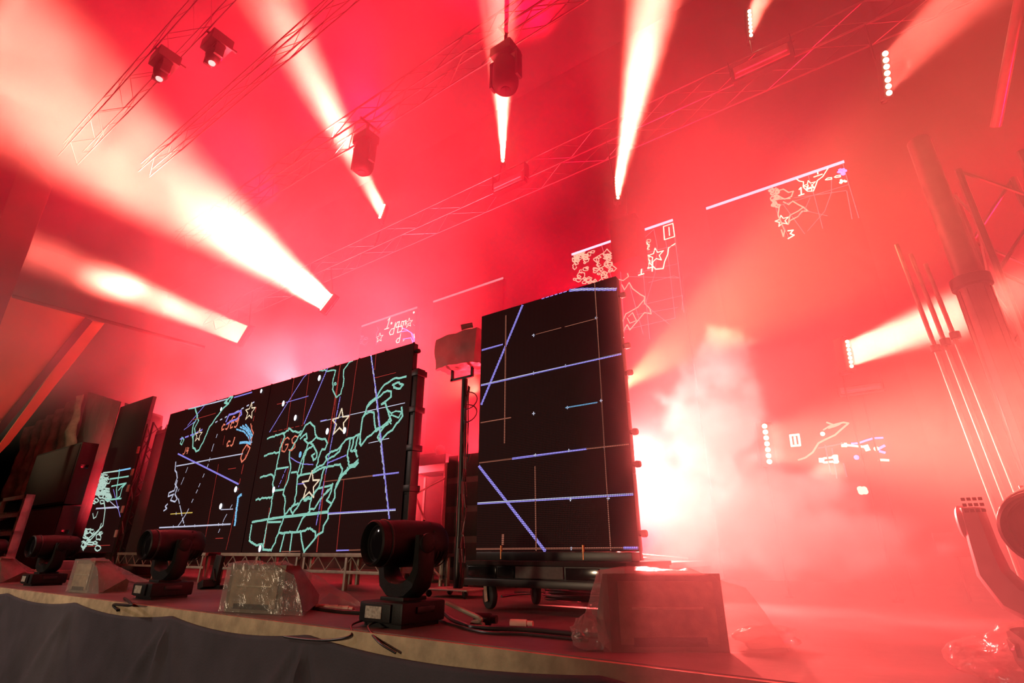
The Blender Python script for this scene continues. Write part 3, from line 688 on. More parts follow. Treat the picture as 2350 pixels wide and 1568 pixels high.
# the beams whose battens stand hidden behind the tall screen
q = at(1418, 895, y=6.6); d = at(1640, 735, y=5.4)-q
light('SPOT', 'hidden_beam', q, 10000, (1, .26, .12), d, spot_size=math.radians(24), spot_blend=.6, shadow_soft_size=.05)
q = at(1430, 1080, y=6.2); d = at(1560, 1070, y=4.5)-q
light('SPOT', 'hidden_beam', q, 1500, (1, .17, .12), d, spot_size=math.radians(60), spot_blend=.8, shadow_soft_size=.05)
q = at(1100, 900, y=6.6); d = at(1010, 840, y=5.4)-q
light('SPOT', 'hidden_beam', q, 600, (1, .15, .09), d, spot_size=math.radians(70), spot_blend=.8, shadow_soft_size=.05)
q = at(690, 920, y=6.6); d = at(600, 780, y=5.6)-q
light('SPOT', 'hidden_beam', q, 2500, PINK, d, spot_size=math.radians(70), spot_blend=.8, shadow_soft_size=.05)

# ================================================================== trusses and what hangs on them
def truss(name, label, p0, p1, s=.3, r=.025, step=.7, mt=None):
    p0 = Vector(p0); p1 = Vector(p1); d = (p1-p0); L = d.length; u = d/L
    a = Vector((0, 0, 1)) if abs(u.z) < .9 else Vector((1, 0, 0))
    v = (a-u*a.dot(u)).normalized(); w_ = u.cross(v)
    t = thing(name, label, 'truss', p0)
    C = [(v*i+w_*j)*s/2 for i in (-1, 1) for j in (-1, 1)]
    for c in C:
        MB().cyl(c, c+d, r, seg=8).build('chord', mt or M['tubem'], t)
    b = MB(); n = max(2, int(L/step))
    for f0, f1 in ((0, 1), (1, 3), (3, 2), (2, 0)):
        for k in range(n):
            A = C[f0] if k % 2 == 0 else C[f1]; B = C[f1] if k % 2 == 0 else C[f0]
            b.cyl(A+u*(L*k/n), B+u*(L*(k+1)/n), r*.5, seg=6)
    b.build('lacing', mt or M['tubem'], t)
    return t
truss('roof_truss', 'rear roof truss running behind the long vertical beam, lit battens along it', (-17, 7.15, TZ), (4, 7.15, TZ), .42, .014)
truss('roof_truss', 'middle roof truss carrying the two round hanging lamps', (-15, 5.05, 8.65), (2, 5.05, 8.65), .40, .018)
truss('roof_truss', 'front roof truss at upper left above the two small lamps', (-13, 1.9, 8.45), (-4.5, 1.9, 8.45), .34, .010)
truss('roof_truss', 'thin roof truss rising diagonally between the front and middle trusses', (-12, 3.0, 8.3), (-3, 3.0, 8.3), .22, .012)

def hanging_head(loc, topz, label, r=.21, hl=.62, lens='lens', sh='black'):
    """moving head hanging nose down; loc = lowest point"""
    t = thing('hanging_lamp', label, 'stage light', loc)
    pr = [(r*.15, 0), (r*.62, .025), (r*.88, .08), (r, .16), (r, hl*.8), (r*.85, hl)]
    MB().lathe(pr, None, 28).build('lamp_head', M[sh], t)
    MB().lathe([(r*.10, -.012), (r*.40, -.008), (r*.45, .02)], Matrix.Translation((0, 0, .002)), 20).build('lens', M[lens], t)
    h = topz-loc[2]
    hl *= .9
    y = MB()
    for s_ in (-1, 1):
        y.box((s_*(r+.04), 0, hl*.75), (.05, .14, hl*.9), bev=.012)
    y.box((0, 0, hl*1.2), (2*r+.13, .16, .06), bev=.015)
    y.build('yoke', M[sh], t)
    MB().box((0, 0, hl*1.2+.14), (.40, .34, .20), bev=.02).cyl((0, 0, hl*1.2+.2), (0, 0, h), .03, seg=10).cyl((0, -.2, h-.01), (0, .3, h-.01), .025, seg=10).build('base', M[sh], t)
    return t
q = at(1160, 210, y=5.0); hanging_head(q, 8.45, 'round hanging lamp dark against the vertical beam at top middle')
q = at(830, 398, y=5.0); hanging_head(q, 8.45, 'round hanging lamp half veiled by haze above the left middle batten')
q = at(365, 182, z=7.75); hanging_head(q, 8.3, 'small hanging lamp glinting at upper left, left one of its pair', .12, .26, 'glint', 'tubem')
q = at(486, 146, z=7.75); hanging_head(q, 8.3, 'small hanging lamp glinting at upper left, right one of its pair', .12, .26, 'glint', 'tubem')

def strobe(u, v, Y, label, wdt=.75, h=.26, drop=None, m=None, post=False):
    c = at(u, v, y=Y)
    t = thing('strobe_light', label, 'stage light', c)
    MB().box((0, .06, 0), (wdt, .12, h), bev=.02).build('housing', m or M['blackm'], t)
    MB().box((0, -.012, 0), (wdt*.9, .03, h*.72), bev=.008).build('reflector', M['alu'], t)
    MB().cyl((-wdt*.42, -.03, -h*.1), (wdt*.42, -.03, -h*.1), .014, seg=8).build('flash_tube', M['white'], t)
    top = (drop or .5)
    for s_ in (-1, 1): MB().box((s_*(wdt/2+.01), .07, top/2-.03), (.014, .16, top)).build('bracket', M['blackm'], t)
    if post: MB().cyl((0, .13, 0), (0, .13, -c.z), .010, seg=8).build('floor_post', M['blackm'], t)
strobe(1166, 418, 6.8, 'wide strobe light on the rear truss below the vertical batten', drop=.35)
strobe(1746, 142, 6.8, 'wide strobe light on the rear truss at top right', .85, .3, drop=.30)
strobe(1975, 892, 7.2, 'small dim strobe light below the batten left of the column', .45, .10, drop=.2, post=True)
c = at(1443, 560, y=6.6)
t = thing('hanging_speaker', 'dark hanging box breaking the lit edge behind the tall screen', 'speaker', c)
MB().box((0, 0, 0), (.42, .4, .75), bev=.02).build('cabinet', M['black'], t)
MB().cyl((0, 0, .37), (0, .4, TZ-c.z-.2), .012, seg=8).build('hanging_wire', M['blackm'], t)

# ================================================================== moving heads along the stage edge
def moving_head(loc, rz, label, k=1.0, shell='black', headrz=0.0, tilt=0.0, disp=True, hr=.148, group='moving heads along the stage edge'):
    t = thing('moving_head', label, 'stage light', loc, rz, group)
    B = M[shell] if shell != 'black' else M['black']
    # base, its front faces -y
    MB().box((0, 0, .085*k), (.40*k, .40*k, .125*k), bev=.018*k).box((0, 0, .012*k), (.34*k, .34*k, .024*k)).box((0, 0, .155*k), (.22*k, .22*k, .03*k), bev=.008*k).build('base', M['black'], t)
    for s_ in (-1, 1):
        MB().box((s_*.205*k, 0, .10*k), (.02*k, .16*k, .04*k), bev=.006*k).build('carry_handle', M['blackm'], t)
    pn = MB().box((-.03*k, -.206*k, .085*k), (.28*k, .022*k, .105*k), bev=.008*k).build('control_panel', M['black'], t)
    if disp: MB().box((-.04*k, -.219*k, .087*k), (.15*k, .006*k, .070*k), bev=.002).build('display', M['display'], pn)['label'] = 'pale grey display'
    # yoke: a U in the local x-z plane
    R = rotz(headrz)
    hz = .50*k; ax = .205*k
    def pt(x, z): return R @ Vector((x, 0, z))
    path = [(-ax, hz+.05*k), (-ax, hz-.08*k), (-ax*.98, hz-.17*k), (-ax*.80, hz-.245*k), (-ax*.45, hz-.285*k), (0, hz-.295*k), (ax*.45, hz-.285*k), (ax*.80, hz-.245*k), (ax*.98, hz-.17*k), (ax, hz-.08*k), (ax, hz+.05*k)]
    thick = [.030, .036, .044, .052, .056, .056, .056, .052, .044, .036, .030]
    y = MB(); b = y.bm; rings = []
    for i, (px, pz) in enumerate(path):
        a = Vector(path[max(0, i-1)]); c = Vector(path[min(len(path)-1, i+1)]); dd = (c-a).normalized(); nn = Vector((-dd.y, dd.x))
        th = thick[i]*k; dp = (.075 if 2 < i < 8 else .065)*k
        ring = []
        for sx, sy in ((-1, -.7), (-.7, -1), (.7, -1), (1, -.7), (1, .7), (.7, 1), (-.7, 1), (-1, .7)):
            ring.append(b.verts.new(R @ Vector((px+nn.x*th*sx, sy*dp, pz+nn.y*th*sx))))
        rings.append(ring)
    for A, C in zip(rings, rings[1:]):
        for j in range(8): b.faces.new((A[j], A[(j+1) % 8], C[(j+1) % 8], C[j]))
    b.faces.new(rings[0][::-1]); b.faces.new(rings[-1])
    yo = y.build('yoke', B, t)
    for s_ in (-1, 1):
        MB().lathe([(.062*k, 0), (.062*k, .018*k), (.05*k, .026*k)], Matrix.Translation(pt(s_*(ax+.024*k), hz)) @ (R.to_4x4() @ Vector((s_, 0, 0))).to_track_quat('Z', 'Y').to_matrix().to_4x4(), 20).build('pivot_cover', B, yo)
    # head: axis along local -y
    hm = Matrix.Translation((0, 0, hz)) @ R.to_4x4() @ Matrix.Rotation(tilt, 4, 'X') @ Matrix.Rotation(math.radians(90), 4, 'X')
    r = hr*k
    hd = MB().lathe([(r*.50, -.285*k), (r*.80, -.275*k), (r*.96, -.24*k), (r*1.02, -.15*k), (r*1.04, .05*k), (r*.99, .15*k), (r*.95, .20*k), (r*.98, .215*k), (r*.98, .275*k), (r*.90, .285*k), (r*.84, .27*k), (r*.80, .24*k)], hm, 36)
    for a in range(0, 360, 30):
        hd.box((hm @ Vector((r*1.03*math.cos(math.radians(a)), r*1.03*math.sin(math.radians(a)), -.13*k))), (.012*k, .012*k, .012*k))
    h = hd.build('lamp_head', B if shell == 'black' else M['black'], t)
    MB().lathe([(r*.80, .236*k), (r*.6, .250*k), (r*.3, .258*k), (.01*k, .260*k)], hm, 28).build('lens', M['lens'], h)
    MB().lathe([(r*1.0, .195*k), (r*1.03, .20*k), (r*1.03, .21*k), (r*1.0, .215*k)], hm, 36).build('front_ring', M['blackm'], h)
    vn = MB()
    for j in range(5):
        z = -.25*k+j*.03*k
        vn.tube([hm @ Vector((r*1.03*math.cos(q_), r*1.03*math.sin(q_), z)) for q_ in [math.radians(200+10*i) for i in range(15)]], .004*k, 5)
    vn.build('vent', M['blackm'], h)
    return t
moving_head((-2.82, 2.78, 0), 0, 'largest dark moving head at the stage edge, before the gap between the screens', 1.0, headrz=math.radians(-10))
moving_head((-6.42, 2.86, 0), 0, 'dark moving head at the stage edge before the wide screens, second from centre', 1.02, headrz=math.radians(2))
moving_head((-10.15, 2.90, 0), 0, 'dark moving head in front of the narrow far left screen', 1.02, headrz=math.radians(6))
moving_head((-13.9, 2.95, 0), 0, 'dark moving head barely inside the left edge of the photo', 1.02, headrz=math.radians(5))

# near lamp at the right edge, base wrapped in plastic
def near_lamp():
    t = moving_head((.50, 2.92, 0), math.radians(0), 'red-lit lamp with pale yoke at the right edge, base in a plastic bag', 1.12, 'shell', headrz=math.radians(-14), tilt=math.radians(8), disp=False, hr=.118)
    v = MB(); 
    for i in range(3):
        for j in range(4):
            v.box((-.225+.018*j-.03, -.075, .60+.022*i), (.013, .01, .012))
    v.build('vent_slots', M['gloss'], t)
    b = crumpled([(-.05, -.04, .08)], (.36, .34, .13), 5, 11)
    b.build('plastic_bag', M['bag'], t)['label'] = 'crumpled clear plastic bag'
def crumpled(centres, size, sub, seed, amp=.22, floor=.003):
    mb = MB()
    for c in centres:
        r = bmesh.ops.create_icosphere(mb.bm, subdivisions=sub, radius=1)
        for v in r['verts']:
            n = v.co.normalized()
            q = 1+amp*noise.noise(n*2.0+Vector((seed, c[0]*3, 0)))+amp*.6*abs(noise.noise(n*4.5+Vector((0, seed, 1))))-amp*.25*abs(noise.noise(n*9+Vector((seed, seed, 2))))
            v.co = Vector((n.x*size[0]*q+c[0], n.y*size[1]*q+c[1], max(floor, n.z*size[2]*q+c[2])))
    return mb
near_lamp()

# ================================================================== floor monitors in plastic bags
def monitor(pl, pr, h, depth, label, tail=(.25, .15), seed=1, lip=0.0):
    """wedge monitor; pl, pr: floor corners of the face turned to the audience"""
    pl = Vector((pl[0], pl[1], 0)); pr = Vector((pr[0], pr[1], 0)); w_ = (pr-pl).length
    a = math.atan2((pr-pl).y, (pr-pl).x)
    t = thing('floor_monitor', label, 'speaker', pl, a, 'floor monitors in plastic along the stage edge')
    sec = [(0, 0), (0, h), (depth*.35, h*.98), (depth, h*.32), (depth, 0)]
    MB().prism([(.0, y, z) for y, z in sec], (w_, 0, 0)).build('cabinet', M['box'], t)
    MB().box((w_/2, -.006, h*.50), (w_*.84, .012, h*.80), bev=.004).build('back_panel', M['grille'], t)
    MB().box((w_*.5, -.011, h*.55), (w_*.62, .014, .012), bev=.003).build('handle_bar', M['steel'], t)['label'] = 'bright handle bar'
    MB().box((w_*.5, -.014, h*.13), (w_*.62, .010, h*.11)).build('connector_plate', M['black'], t)
    # bag: wedge hull, pushed out and crumpled, with a bunched tail
    m = MB(); b = m.bm; nu, nv = 44, 36
    def hull(u, v):
        # u around the wedge section, v across the width
        P = [(-.02, .004), (-.022, h+.012), (depth*.42, h*1.02+.012), (depth*1.12, h*.42), (depth*1.25, .004)]
        f = u*(len(P)-1); i = min(int(f), len(P)-2); g = f-i
        y = P[i][0]*(1-g)+P[i+1][0]*g; z = P[i][1]*(1-g)+P[i+1][1]*g
        x = -.02+v*(w_+.04)
        side = max(0, v-.78)/.22; side2 = max(0, .16-v)/.16
        n = noise.noise(Vector((x*7+seed, y*7, z*7)))*.028+noise.noise(Vector((x*17, y*17+seed, z*17)))*.014
        edge = min(1, u*3.0)
        amp = .15+.85*min(1, max(0, (u-.25)*3))
        y += n*amp*(1 if u > .25 else .25); z = max(.003, z+n*amp)
        x += side*tail[0]*(1-z/(h*1.25))*(.5+.5*u)*1.6 + side**2*.05 - side2*tail[1]*(1-z/(h*1.3))**1.5*(.35+.65*u)
        z *= 1-.22*side
        return Vector((x, y, max(.003, z)))
    G = [[b.verts.new(hull(i/nu, j/nv)) for j in range(nv+1)] for i in range(nu+1)]
    for i in range(nu):
        for j in range(nv): b.faces.new((G[i][j], G[i+1][j], G[i+1][j+1], G[i][j+1]))
    for j in (0, nv):
        ring = [G[i][j] for i in range(nu+1)]; cc = sum((q_.co for q_ in ring), Vector())/len(ring); cc += Vector((-.03 if j == 0 else .06, 0, -.02)); cv = b.verts.new(cc)
        for i in range(nu): b.faces.new((ring[i], ring[i+1], cv))
    m.build('plastic_bag', M['bag'], t)['label'] = 'clear plastic bag'
    return t
t = monitor((-1.24, 2.62), (-.78, 2.95), .345, .40, 'largest bag-wrapped monitor at right, half in red light, below the tall screen', (.26, .06), 1)
b = crumpled([(-.09, .06, .075)], (.085, .06, .075), 4, 4, .35); b.build('bag_knot', M['bag'], t)['label'] = 'bunched plastic'
b = crumpled([(.80, .10, .05)], (.16, .09, .05), 4, 9, .35); b.build('bag_tail', M['bag'], t)['label'] = 'bunched plastic'
monitor((-4.56, 2.52), (-4.00, 2.65), .345, .42, 'bag-wrapped monitor standing between the two larger moving heads', (.22, .05), 2)
monitor((-8.22, 2.62), (-7.80, 2.66), .345, .42, 'bag-wrapped monitor standing between the second and third moving heads', (.30, .05), 3)
monitor((-12.1, 2.62), (-11.55, 2.68), .345, .42, 'bag-wrapped monitor cut off by the left edge of the photo', (.30, .05), 5)

# ================================================================== dolly under the tall screen
def caster(parent, p, r, yaw, brake=False, wdt=.045):
    p = Vector(p); R = rotz(yaw)
    c = p+Vector((0, 0, r))
    o = MB().lathe([(r*.35, -wdt/2-.004), (r*.8, -wdt/2), (r*.96, -wdt/2+.006), (r, -wdt*.25), (r, wdt*.25), (r*.96, wdt/2-.006), (r*.8, wdt/2), (r*.35, wdt/2+.004)],
                   Matrix.Translation(c) @ R.to_4x4() @ Matrix.Rotation(math.radians(90), 4, 'Y'), 28).build('caster', M['rubber'], parent)
    f = MB()
    for s_ in (-1, 1):
        f.box(c+R @ Vector((s_*(wdt/2+.012), 0, r*.35)), (.006, r*.55, r*1.5), R, .002)
    f.box(c+R @ Vector((0, 0, r*1.12)), (wdt+.03, r*.8, .012), R); f.cyl(c+Vector((0, 0, r*1.12)), c+Vector((0, 0, r*1.35)), .025, seg=12)
    f.build('fork', M['blackm'], o)
    if brake:
        MB().box(c+R @ Vector((-(wdt/2+.024), -.02, r*.25)), (.010, .048, r*1.35), R @ Matrix.Rotation(math.radians(-12), 3, 'X'), .004).build('brake_lever', M['steel'], o)['label'] = 'pale brake lever'
    return o
def dolly():
    x0, x1, y0, y1 = -3.12, -1.66, 3.78, 4.75
    t = thing('dolly', 'black castered dolly carrying the tall screen', 'dolly', (x0, y0, 0)); L = -t.location
    z0, z1 = .205, .375
    MB().bx((x0, y0, z1-.035), (x1+.02, y1, z1), .008).build('top_board', M['carpet'], t, loc=L)
    MB().bx((x0, y0+.02, z0+.03), (x1, y1, z1-.035), .006).build('frame', M['blackm'], t, loc=L)
    MB().bx((x0, y0-.01, z0-.025), (x1-.1, y0+.05, z0+.035), .012).build('lower_rail', M['blackm'], t, loc=L)
    a, b = at(1182, 1310, y=y0).x, at(1291, 1310, y=y0).x
    MB().bx((a, y0+.004, z0+.045), (b, y0+.03, z1-.04)).build('grey_panel', M['greyp'], t, loc=L)['label'] = 'grey blank panel'
    for xa, xb in ((x0+.03, x0+.32), (x0+.34, a-.02), (b+.02, b+.30)):
        MB().bx((xa, y0+.008, z0+.04), (xb, y0+.024, z1-.045), .004).build('side_panel', M['gloss'], t, loc=L)
    MB().bx((PX0+.02, PY-.02, z1), (PX1-.05, PY+.14, PZ0-.001), .006).build('mounting_beam', M['blackm'], t, loc=L)
    fr = MB()
    for x in (PX0+.25, PX1-.25):
        fr.cyl((x, PY+.12, z1), (x, PY+.12, PZ1-.5), .024, seg=10); fr.cyl((x, y1-.08, z1), (x, PY+.12, z1+1.3), .02, seg=10)
    fr.build('rear_brace', M['blackm'], t, loc=L)
    c1, c2 = at(1124, 1398, z=0), at(1230, 1387, z=0)
    caster(t, c1+L, .098, math.radians(65), True, .055); caster(t, (c2.x-x0, c2.y-y0, 0), .098, math.radians(50), wdt=.055)
    caster(t, (x1-.1-x0, .12, 0), .085, math.radians(25)); caster(t, (x1-.1-x0, y1-y0-.1, 0), .085, 0)
dolly()
def deck_behind():
    y0 = 5.0
    xa, xb = -2.9, at(1545, 1292, y=y0).x
    z1 = at(1440, 1290, y=y0).z
    t = thing('stage_riser', 'low riser with bright red-lit edge just right behind the dolly', 'riser', (xa, y0, 0)); L = -t.location
    MB().bx((xa, y0, z1-.05), (xb, y0+1.2, z1), .004).build('riser_top', M['deck'], t, loc=L)
    MB().bx((xa, y0-.012, z1-.045), (xb, y0, z1-.005), .002).build('edge_rail', M['alu'], t, loc=L)
    for x in (xa+.05, xb-.08):
        for y in (y0+.05, y0+1.1): MB().cyl((x, y, 0), (x, y, z1-.05), .024, seg=10).build('leg', M['alud'], t, loc=L)
    r = MB()
    for dz in (.03, .09): r.cyl((xb-.8, y0+.25, z1+dz), (xb-.1, y0+.75, z1+.02), .012, seg=8)
    r.build('lying_bars', M['alu'], t, loc=L)
deck_behind()

# ================================================================== covered lamp on a stand
def stand():
    Y = 4.72
    foot = at(1049, 1368, y=Y); X = foot.x
    top = at(1062, 872, y=Y).z
    t = thing('lamp_stand', 'black pole stand with a wheeled plate, left of the tall screen', 'stand', (X, Y, 0))
    MB().box((0, 0, .075), (.60, .42, .014), bev=.004).build('base_plate', M['alud'], t)
    MB().cyl((0, 0, .08), (0, 0, top), .036, seg=16).cyl((0, 0, .08), (0, 0, .6), .045, seg=16).build('pole', M['blackm'], t)
    for sx in (-1, 1):
        for sy in (-1, 1): caster(t, (sx*.25, sy*.17, 0), .032, .4*sx, wdt=.03)
    u = MB().box((-.05, -.005, top+.02), (.34, .03, .03)).box((-.20, -.005, top+.11), (.03, .03, .2)).box((.12, -.005, top+.11), (.03, .03, .2))
    u.build('bracket', M['blackm'], t)
    c = MB()
    for k, (dx, dy) in enumerate(((.05, -.04), (.065, -.02), (.05, .03))):
        c.tube([(dx+.012*math.sin(i*1.3+k), dy+.012*math.cos(i*1.7+k), top-.1-(top-.15)*i/16) for i in range(17)], .008, 6)
    for zz in (.45, .9): 
        c.tube([(.04+.20*math.sin(a_)*.9, -.02, top-zz*.35-.02-.11*(1-math.cos(a_))) for a_ in [i*math.pi/10 for i in range(11)]], .007, 6)
    c.build('cable', M['cable'], t)
    MB().box((.13, -.03, top-.98), (.025, .025, .10), Matrix.Rotation(.3, 3, 'Y'), .006).build('plug', M['rubber'], t)
    f = thing('flood_lamp', 'lamp box in a red-lit rain cover on top of the pole stand', 'stage light', (X, Y, top+.18)); 
    P = lambda u_, v_, y_: at(u_, v_, y=y_)-f.location
    ya, yb = Y-.22, Y+.22
    bl, br = P(1000, 850, ya), P(1088, 868, ya)
    b = MB(); x0, x1 = -.34, .30; z0, z1 = -.02, .36
    pts = [(x0, -.20, z0+.03), (x1, -.20, z0), (x1+.02, .22, z0), (x0+.02, .22, z0+.02), (x0, -.18, z1), (x1-.02, -.14, z1+.05), (x1, .22, z1), (x0+.02, .22, z1-.02)]
    V = [b.bm.verts.new(p) for p in pts]
    for fc in ((0, 1, 2, 3), (4, 5, 6, 7), (0, 1, 5, 4), (1, 2, 6, 5), (2, 3, 7, 6), (3, 0, 4, 7)): b.bm.faces.new([V[i] for i in fc])
    bmesh.ops.subdivide_edges(b.bm, edges=b.bm.edges[:], cuts=9, use_grid_fill=True)
    for v in b.bm.verts:
        n = noise.noise(v.co*7); v.co += v.co.normalized()*n*.035
        if v.co.z < .03: v.co.z -= .03+.05*abs(noise.noise(v.co*9+Vector((4, 0, 0))))
    b.build('rain_cover', M['cover'], f)
    MB().cyl((x1-.22, -.20, z1+.07), (x1-.10, -.12, z1+.10), .035, seg=14).build('rolled_hem', M['cover'], f)
    MB().box((.10, .06, .15), (.26, .22, .24), bev=.02).build('lamp_box', M['black'], f)
stand()

# ================================================================== gear between and below the screens
def riser_truss(xa, xb, y, z1, label, legs=True):
    t = thing('riser_frame', label, 'riser', (xa, y, 0)); L = -t.location
    MB().bx((xa, y, z1-.045), (xb, y+.05, z1), .004).build('top_rail', M['alud'], t, loc=L)
    MB().bx((xa, y, z1-.235), (xb, y+.04, z1-.20), .004).build('bottom_rail', M['alud'], t, loc=L)
    MB().bx((xa, y+.05, z1-.045), (xb, y+1.0, z1-.005)).build('deck_board', M['carpet'], t, loc=L)
    z = MB(); n = int((xb-xa)/.16)
    for k in range(n):
        p, q_ = xa+(xb-xa)*k/n, xa+(xb-xa)*(k+1)/n
        a, b = (z1-.20, z1-.045) if k % 2 else (z1-.045, z1-.20)
        z.cyl((p, y+.02, a), (q_, y+.02, b), .007, seg=6)
    z.build('lattice', M['alud'], t, loc=L)
    for k in range(3):
        x = xa+.06+(xb-xa-.12)*k/2
        MB().bx((x-.02, y-.004, 0), (x+.02, y+.045, z1-.05), .003).build('leg', M['alud'], t, loc=L)
        MB().bx((x-.02, y+.9, 0), (x+.02, y+.95, z1-.05), .003).build('leg', M['alud'], t, loc=L)
    return t
RY = 4.58
xa, xm, xb = at(505, 1280, y=RY).x, at(690, 1280, y=RY).x, at(880, 1280, y=RY).x
riser_truss(xm+.02, xb+.25, RY, .425, 'pale metal lattice riser under the map of states, right half')
riser_truss(xa, xm-.02, RY, .425, 'pale metal lattice riser under the map of states, left half')
riser_truss(at(268, 1275, y=RY).x, at(470, 1278, y=RY).x, RY, .425, 'lattice riser under the left wide screen, behind the second moving head')
# small black bracket stand before the left riser
c = at(492, 1340, y=3.9)
t = thing('bracket_stand', 'short black bracket stand before the riser under the wide screen', 'stand', (c.x, 3.9, 0))
MB().box((0, 0, .22), (.16, .05, .36), Matrix.Rotation(.12, 3, 'Y'), .01).build('upright', M['black'], t)
MB().box((-.02, -.06, .05), (.14, .22, .09), Matrix.Rotation(-.3, 3, 'Y'), .012).box((.03, .05, .02), (.22, .10, .04)).build('foot', M['black'], t)
MB().box((.02, -.03, .16), (.035, .03, .16), Matrix.Rotation(-.5, 3, 'Y'), .006).build('clamp', M['blackm'], t)

def backstage():
    Y = 5.9
    g = lambda u, v, y=Y: at(u, v, y=y)
    a, b = g(925, 1055), g(1022, 1075)
    t = thing('scaffold_riser', 'red-lit scaffold riser with cross braces behind the wide screen edge', 'riser', (a.x-.3, Y, 0)); L = -t.location
    z1 = g(960, 1050).z; xa, xb = a.x-.3, b.x
    MB().bx((xa, Y, z1-.14), (xb, Y+1.2, z1), .006).build('platform', M['case'], t, loc=L)
    for x in (xa+.04, xb-.04):
        for y in (Y+.05, Y+1.1): MB().cyl((x, y, 0), (x, y, z1-.12), .028, seg=10).build('leg', M['alud'], t, loc=L)
    for p, q_ in (((xa, Y+.02, 1.05), (xb, Y+.02, z1-.35)), ((xa, Y+.02, 1.02), (xb, Y+.02, .1)), ((xa+.3, Y+.02, z1-.1), (xb-.1, Y+.02, .45))):
        MB().cyl(p, q_, .016, seg=8).build('brace', M['alud'], t, loc=L)
    MB().bx((xa, Y+.3, z1), (xa+.8, Y+.6, z1+.12), .03).build('lying_case', M['case'], t, loc=L)
    cs = thing('flight_case', 'dark flight case added as a backdrop under the scaffold riser', 'case', (xa-.6, 6.45, 0))  # added dark backdrop, hides the bright haze below the platform
    MB().bx((0, 0, .12), (xb-xa+.55, .6, z1-.22), .012).build('case', M['case'], cs)
    for x in (.02, (xb-xa+.55)/2, xb-xa+.53): MB().bx((x-.02, -.012, .12), (x+.02, .01, z1-.22)).build('corner_edge', M['alud'], cs)
    for x in (.1, xb-xa+.45):
        for y in (.1, .5): caster(cs, (x, y, 0), .05, 0, wdt=.03)
    q = g(990, 1040)
    s = thing('bulb_lamp', 'small round lamp on the scaffold riser behind the pole stand', 'lamp', (q.x, Y+.2, z1))
    MB().lathe([(.03, 0), (.05, .03), (.08, .08), (.085, .12), (.06, .17), (.02, .19)], None, 20).build('bulb', M['shell'], s)
    MB().cyl((0, 0, 0), (0, 0, .03), .05, seg=14).build('base', M['black'], s)
    c = g(1022, 1065); d = g(1060, 1065)
    for k, (u0, u1, v, lab) in enumerate(((1024, 1058, 1062, 'tall red-lit equipment rack left of the stand pole'), (1062, 1096, 1075, 'tall red-lit equipment rack right of the stand pole, nearest the tall screen'))):
        p, q = g(u0, v, 5.6), g(u1, v, 5.6)
        t = thing('equipment_rack', lab, 'rack', (p.x, 5.6, 0)); L = -t.location
        z = p.z; xr = q.x+(.0 if k == 0 else .25)
        MB().bx((p.x, 5.6, .10), (xr, 6.3, z), .012).build('case', M['case'], t, loc=L)
        for x in (p.x+.015, xr-.015): MB().bx((x-.018, 5.588, .1), (x+.018, 5.61, z)).build('corner_edge', M['alud'], t, loc=L)
        for x in (p.x+.06, xr-.06):
            for y in (5.66, 6.24): caster(t, (x-p.x, y-5.6, 0), .04, 0, wdt=.03)
        for j in range(4): MB().bx((p.x+.05, 5.592, .25+j*.38), (xr-.05, 5.602, .25+j*.38+.3), .003).build('drawer_face', M['black'], t, loc=L)
backstage()

# cables on the deck
def cable(name, label, pts, r=.011, n=10, wob=.012, seed=0, mtl=None):
    P = [Vector(p) for p in pts]; out = []
    for i in range(len(P)-1):
        p0, p1, p2, p3 = P[max(0, i-1)], P[i], P[i+1], P[min(len(P)-1, i+2)]
        for k in range(n):
            t_ = k/n
            v = .5*((2*p1)+(p2-p0)*t_+(2*p0-5*p1+4*p2-p3)*t_*t_+(3*p1-p0-3*p2+p3)*t_**3)
            v += Vector((noise.noise(v*4+Vector((seed, 0, 0))), noise.noise(v*4+Vector((0, seed, 5))), 0))*wob
            out.append(v)
    out.append(P[-1])
    return tag(MB().tube(out, r, 8).build(name, mtl or M['cable']), label, 'cable')
def fl(u, v, z=.011): p = at(u, v, z=0); return (p.x, p.y, z)
c = fl(1325, 1378)
t = thing('cable_coil', 'coiled black cable lying behind the largest wrapped monitor', 'cable', (c[0], c[1], 0))
for k in range(9):
    rr = .20+.07*random.random(); ox, oy = random.uniform(-.03, .03), random.uniform(-.03, .03); zz = .012+.010*k
    MB().tube([(ox+rr*1.5*math.cos(a), oy+rr*.9*math.sin(a), zz+.006*math.sin(3*a+k)) for a in [2*math.pi*i/40 for i in range(40)]], .010, 8, closed=True).build('cable_loop', M['cable'], t)
cable('cable', 'thick black cable running along the deck from the largest moving head', [fl(1000, 1400), fl(1060, 1437), fl(1110, 1447), fl(1200, 1450), fl(1330, 1462), fl(1400, 1470)], .016, seed=1)
cable('cable', 'thin cable beside the thick one, before the dolly', [fl(1000, 1425), fl(1100, 1455), fl(1210, 1462), fl(1350, 1476)], .009, seed=2)
cable('cable', 'pale cable sloping from the largest moving head to the deck', [(-2.52, 2.86, .14), (-2.44, 2.92, .10), (-2.28, 2.94, .05), fl(1085, 1436, .014), fl(1110, 1440, .014)], .014, seed=3, mtl=M['alud'])
cable('cable', 'black cable under the dolly reaching the coil', [fl(1180, 1362), fl(1260, 1360), fl(1330, 1352), fl(1390, 1350)], .012, seed=4)
cable('cable', 'black cable hanging off the dolly beside the wrapped monitor', [(-1.75, 3.85, .22), (-1.74, 3.80, .10), fl(1375, 1385), fl(1355, 1395)], .010, seed=5)
cable('cable', 'black cable crossing behind the dolly wheels', [fl(1150, 1372), fl(1200, 1366), fl(1290, 1366), fl(1380, 1368)], .012, seed=6)
cable('cable', 'black cable loom running along the edge left of the largest moving head', [fl(660, 1392), fl(720, 1400), fl(780, 1408), fl(838, 1412)], .018, seed=7)
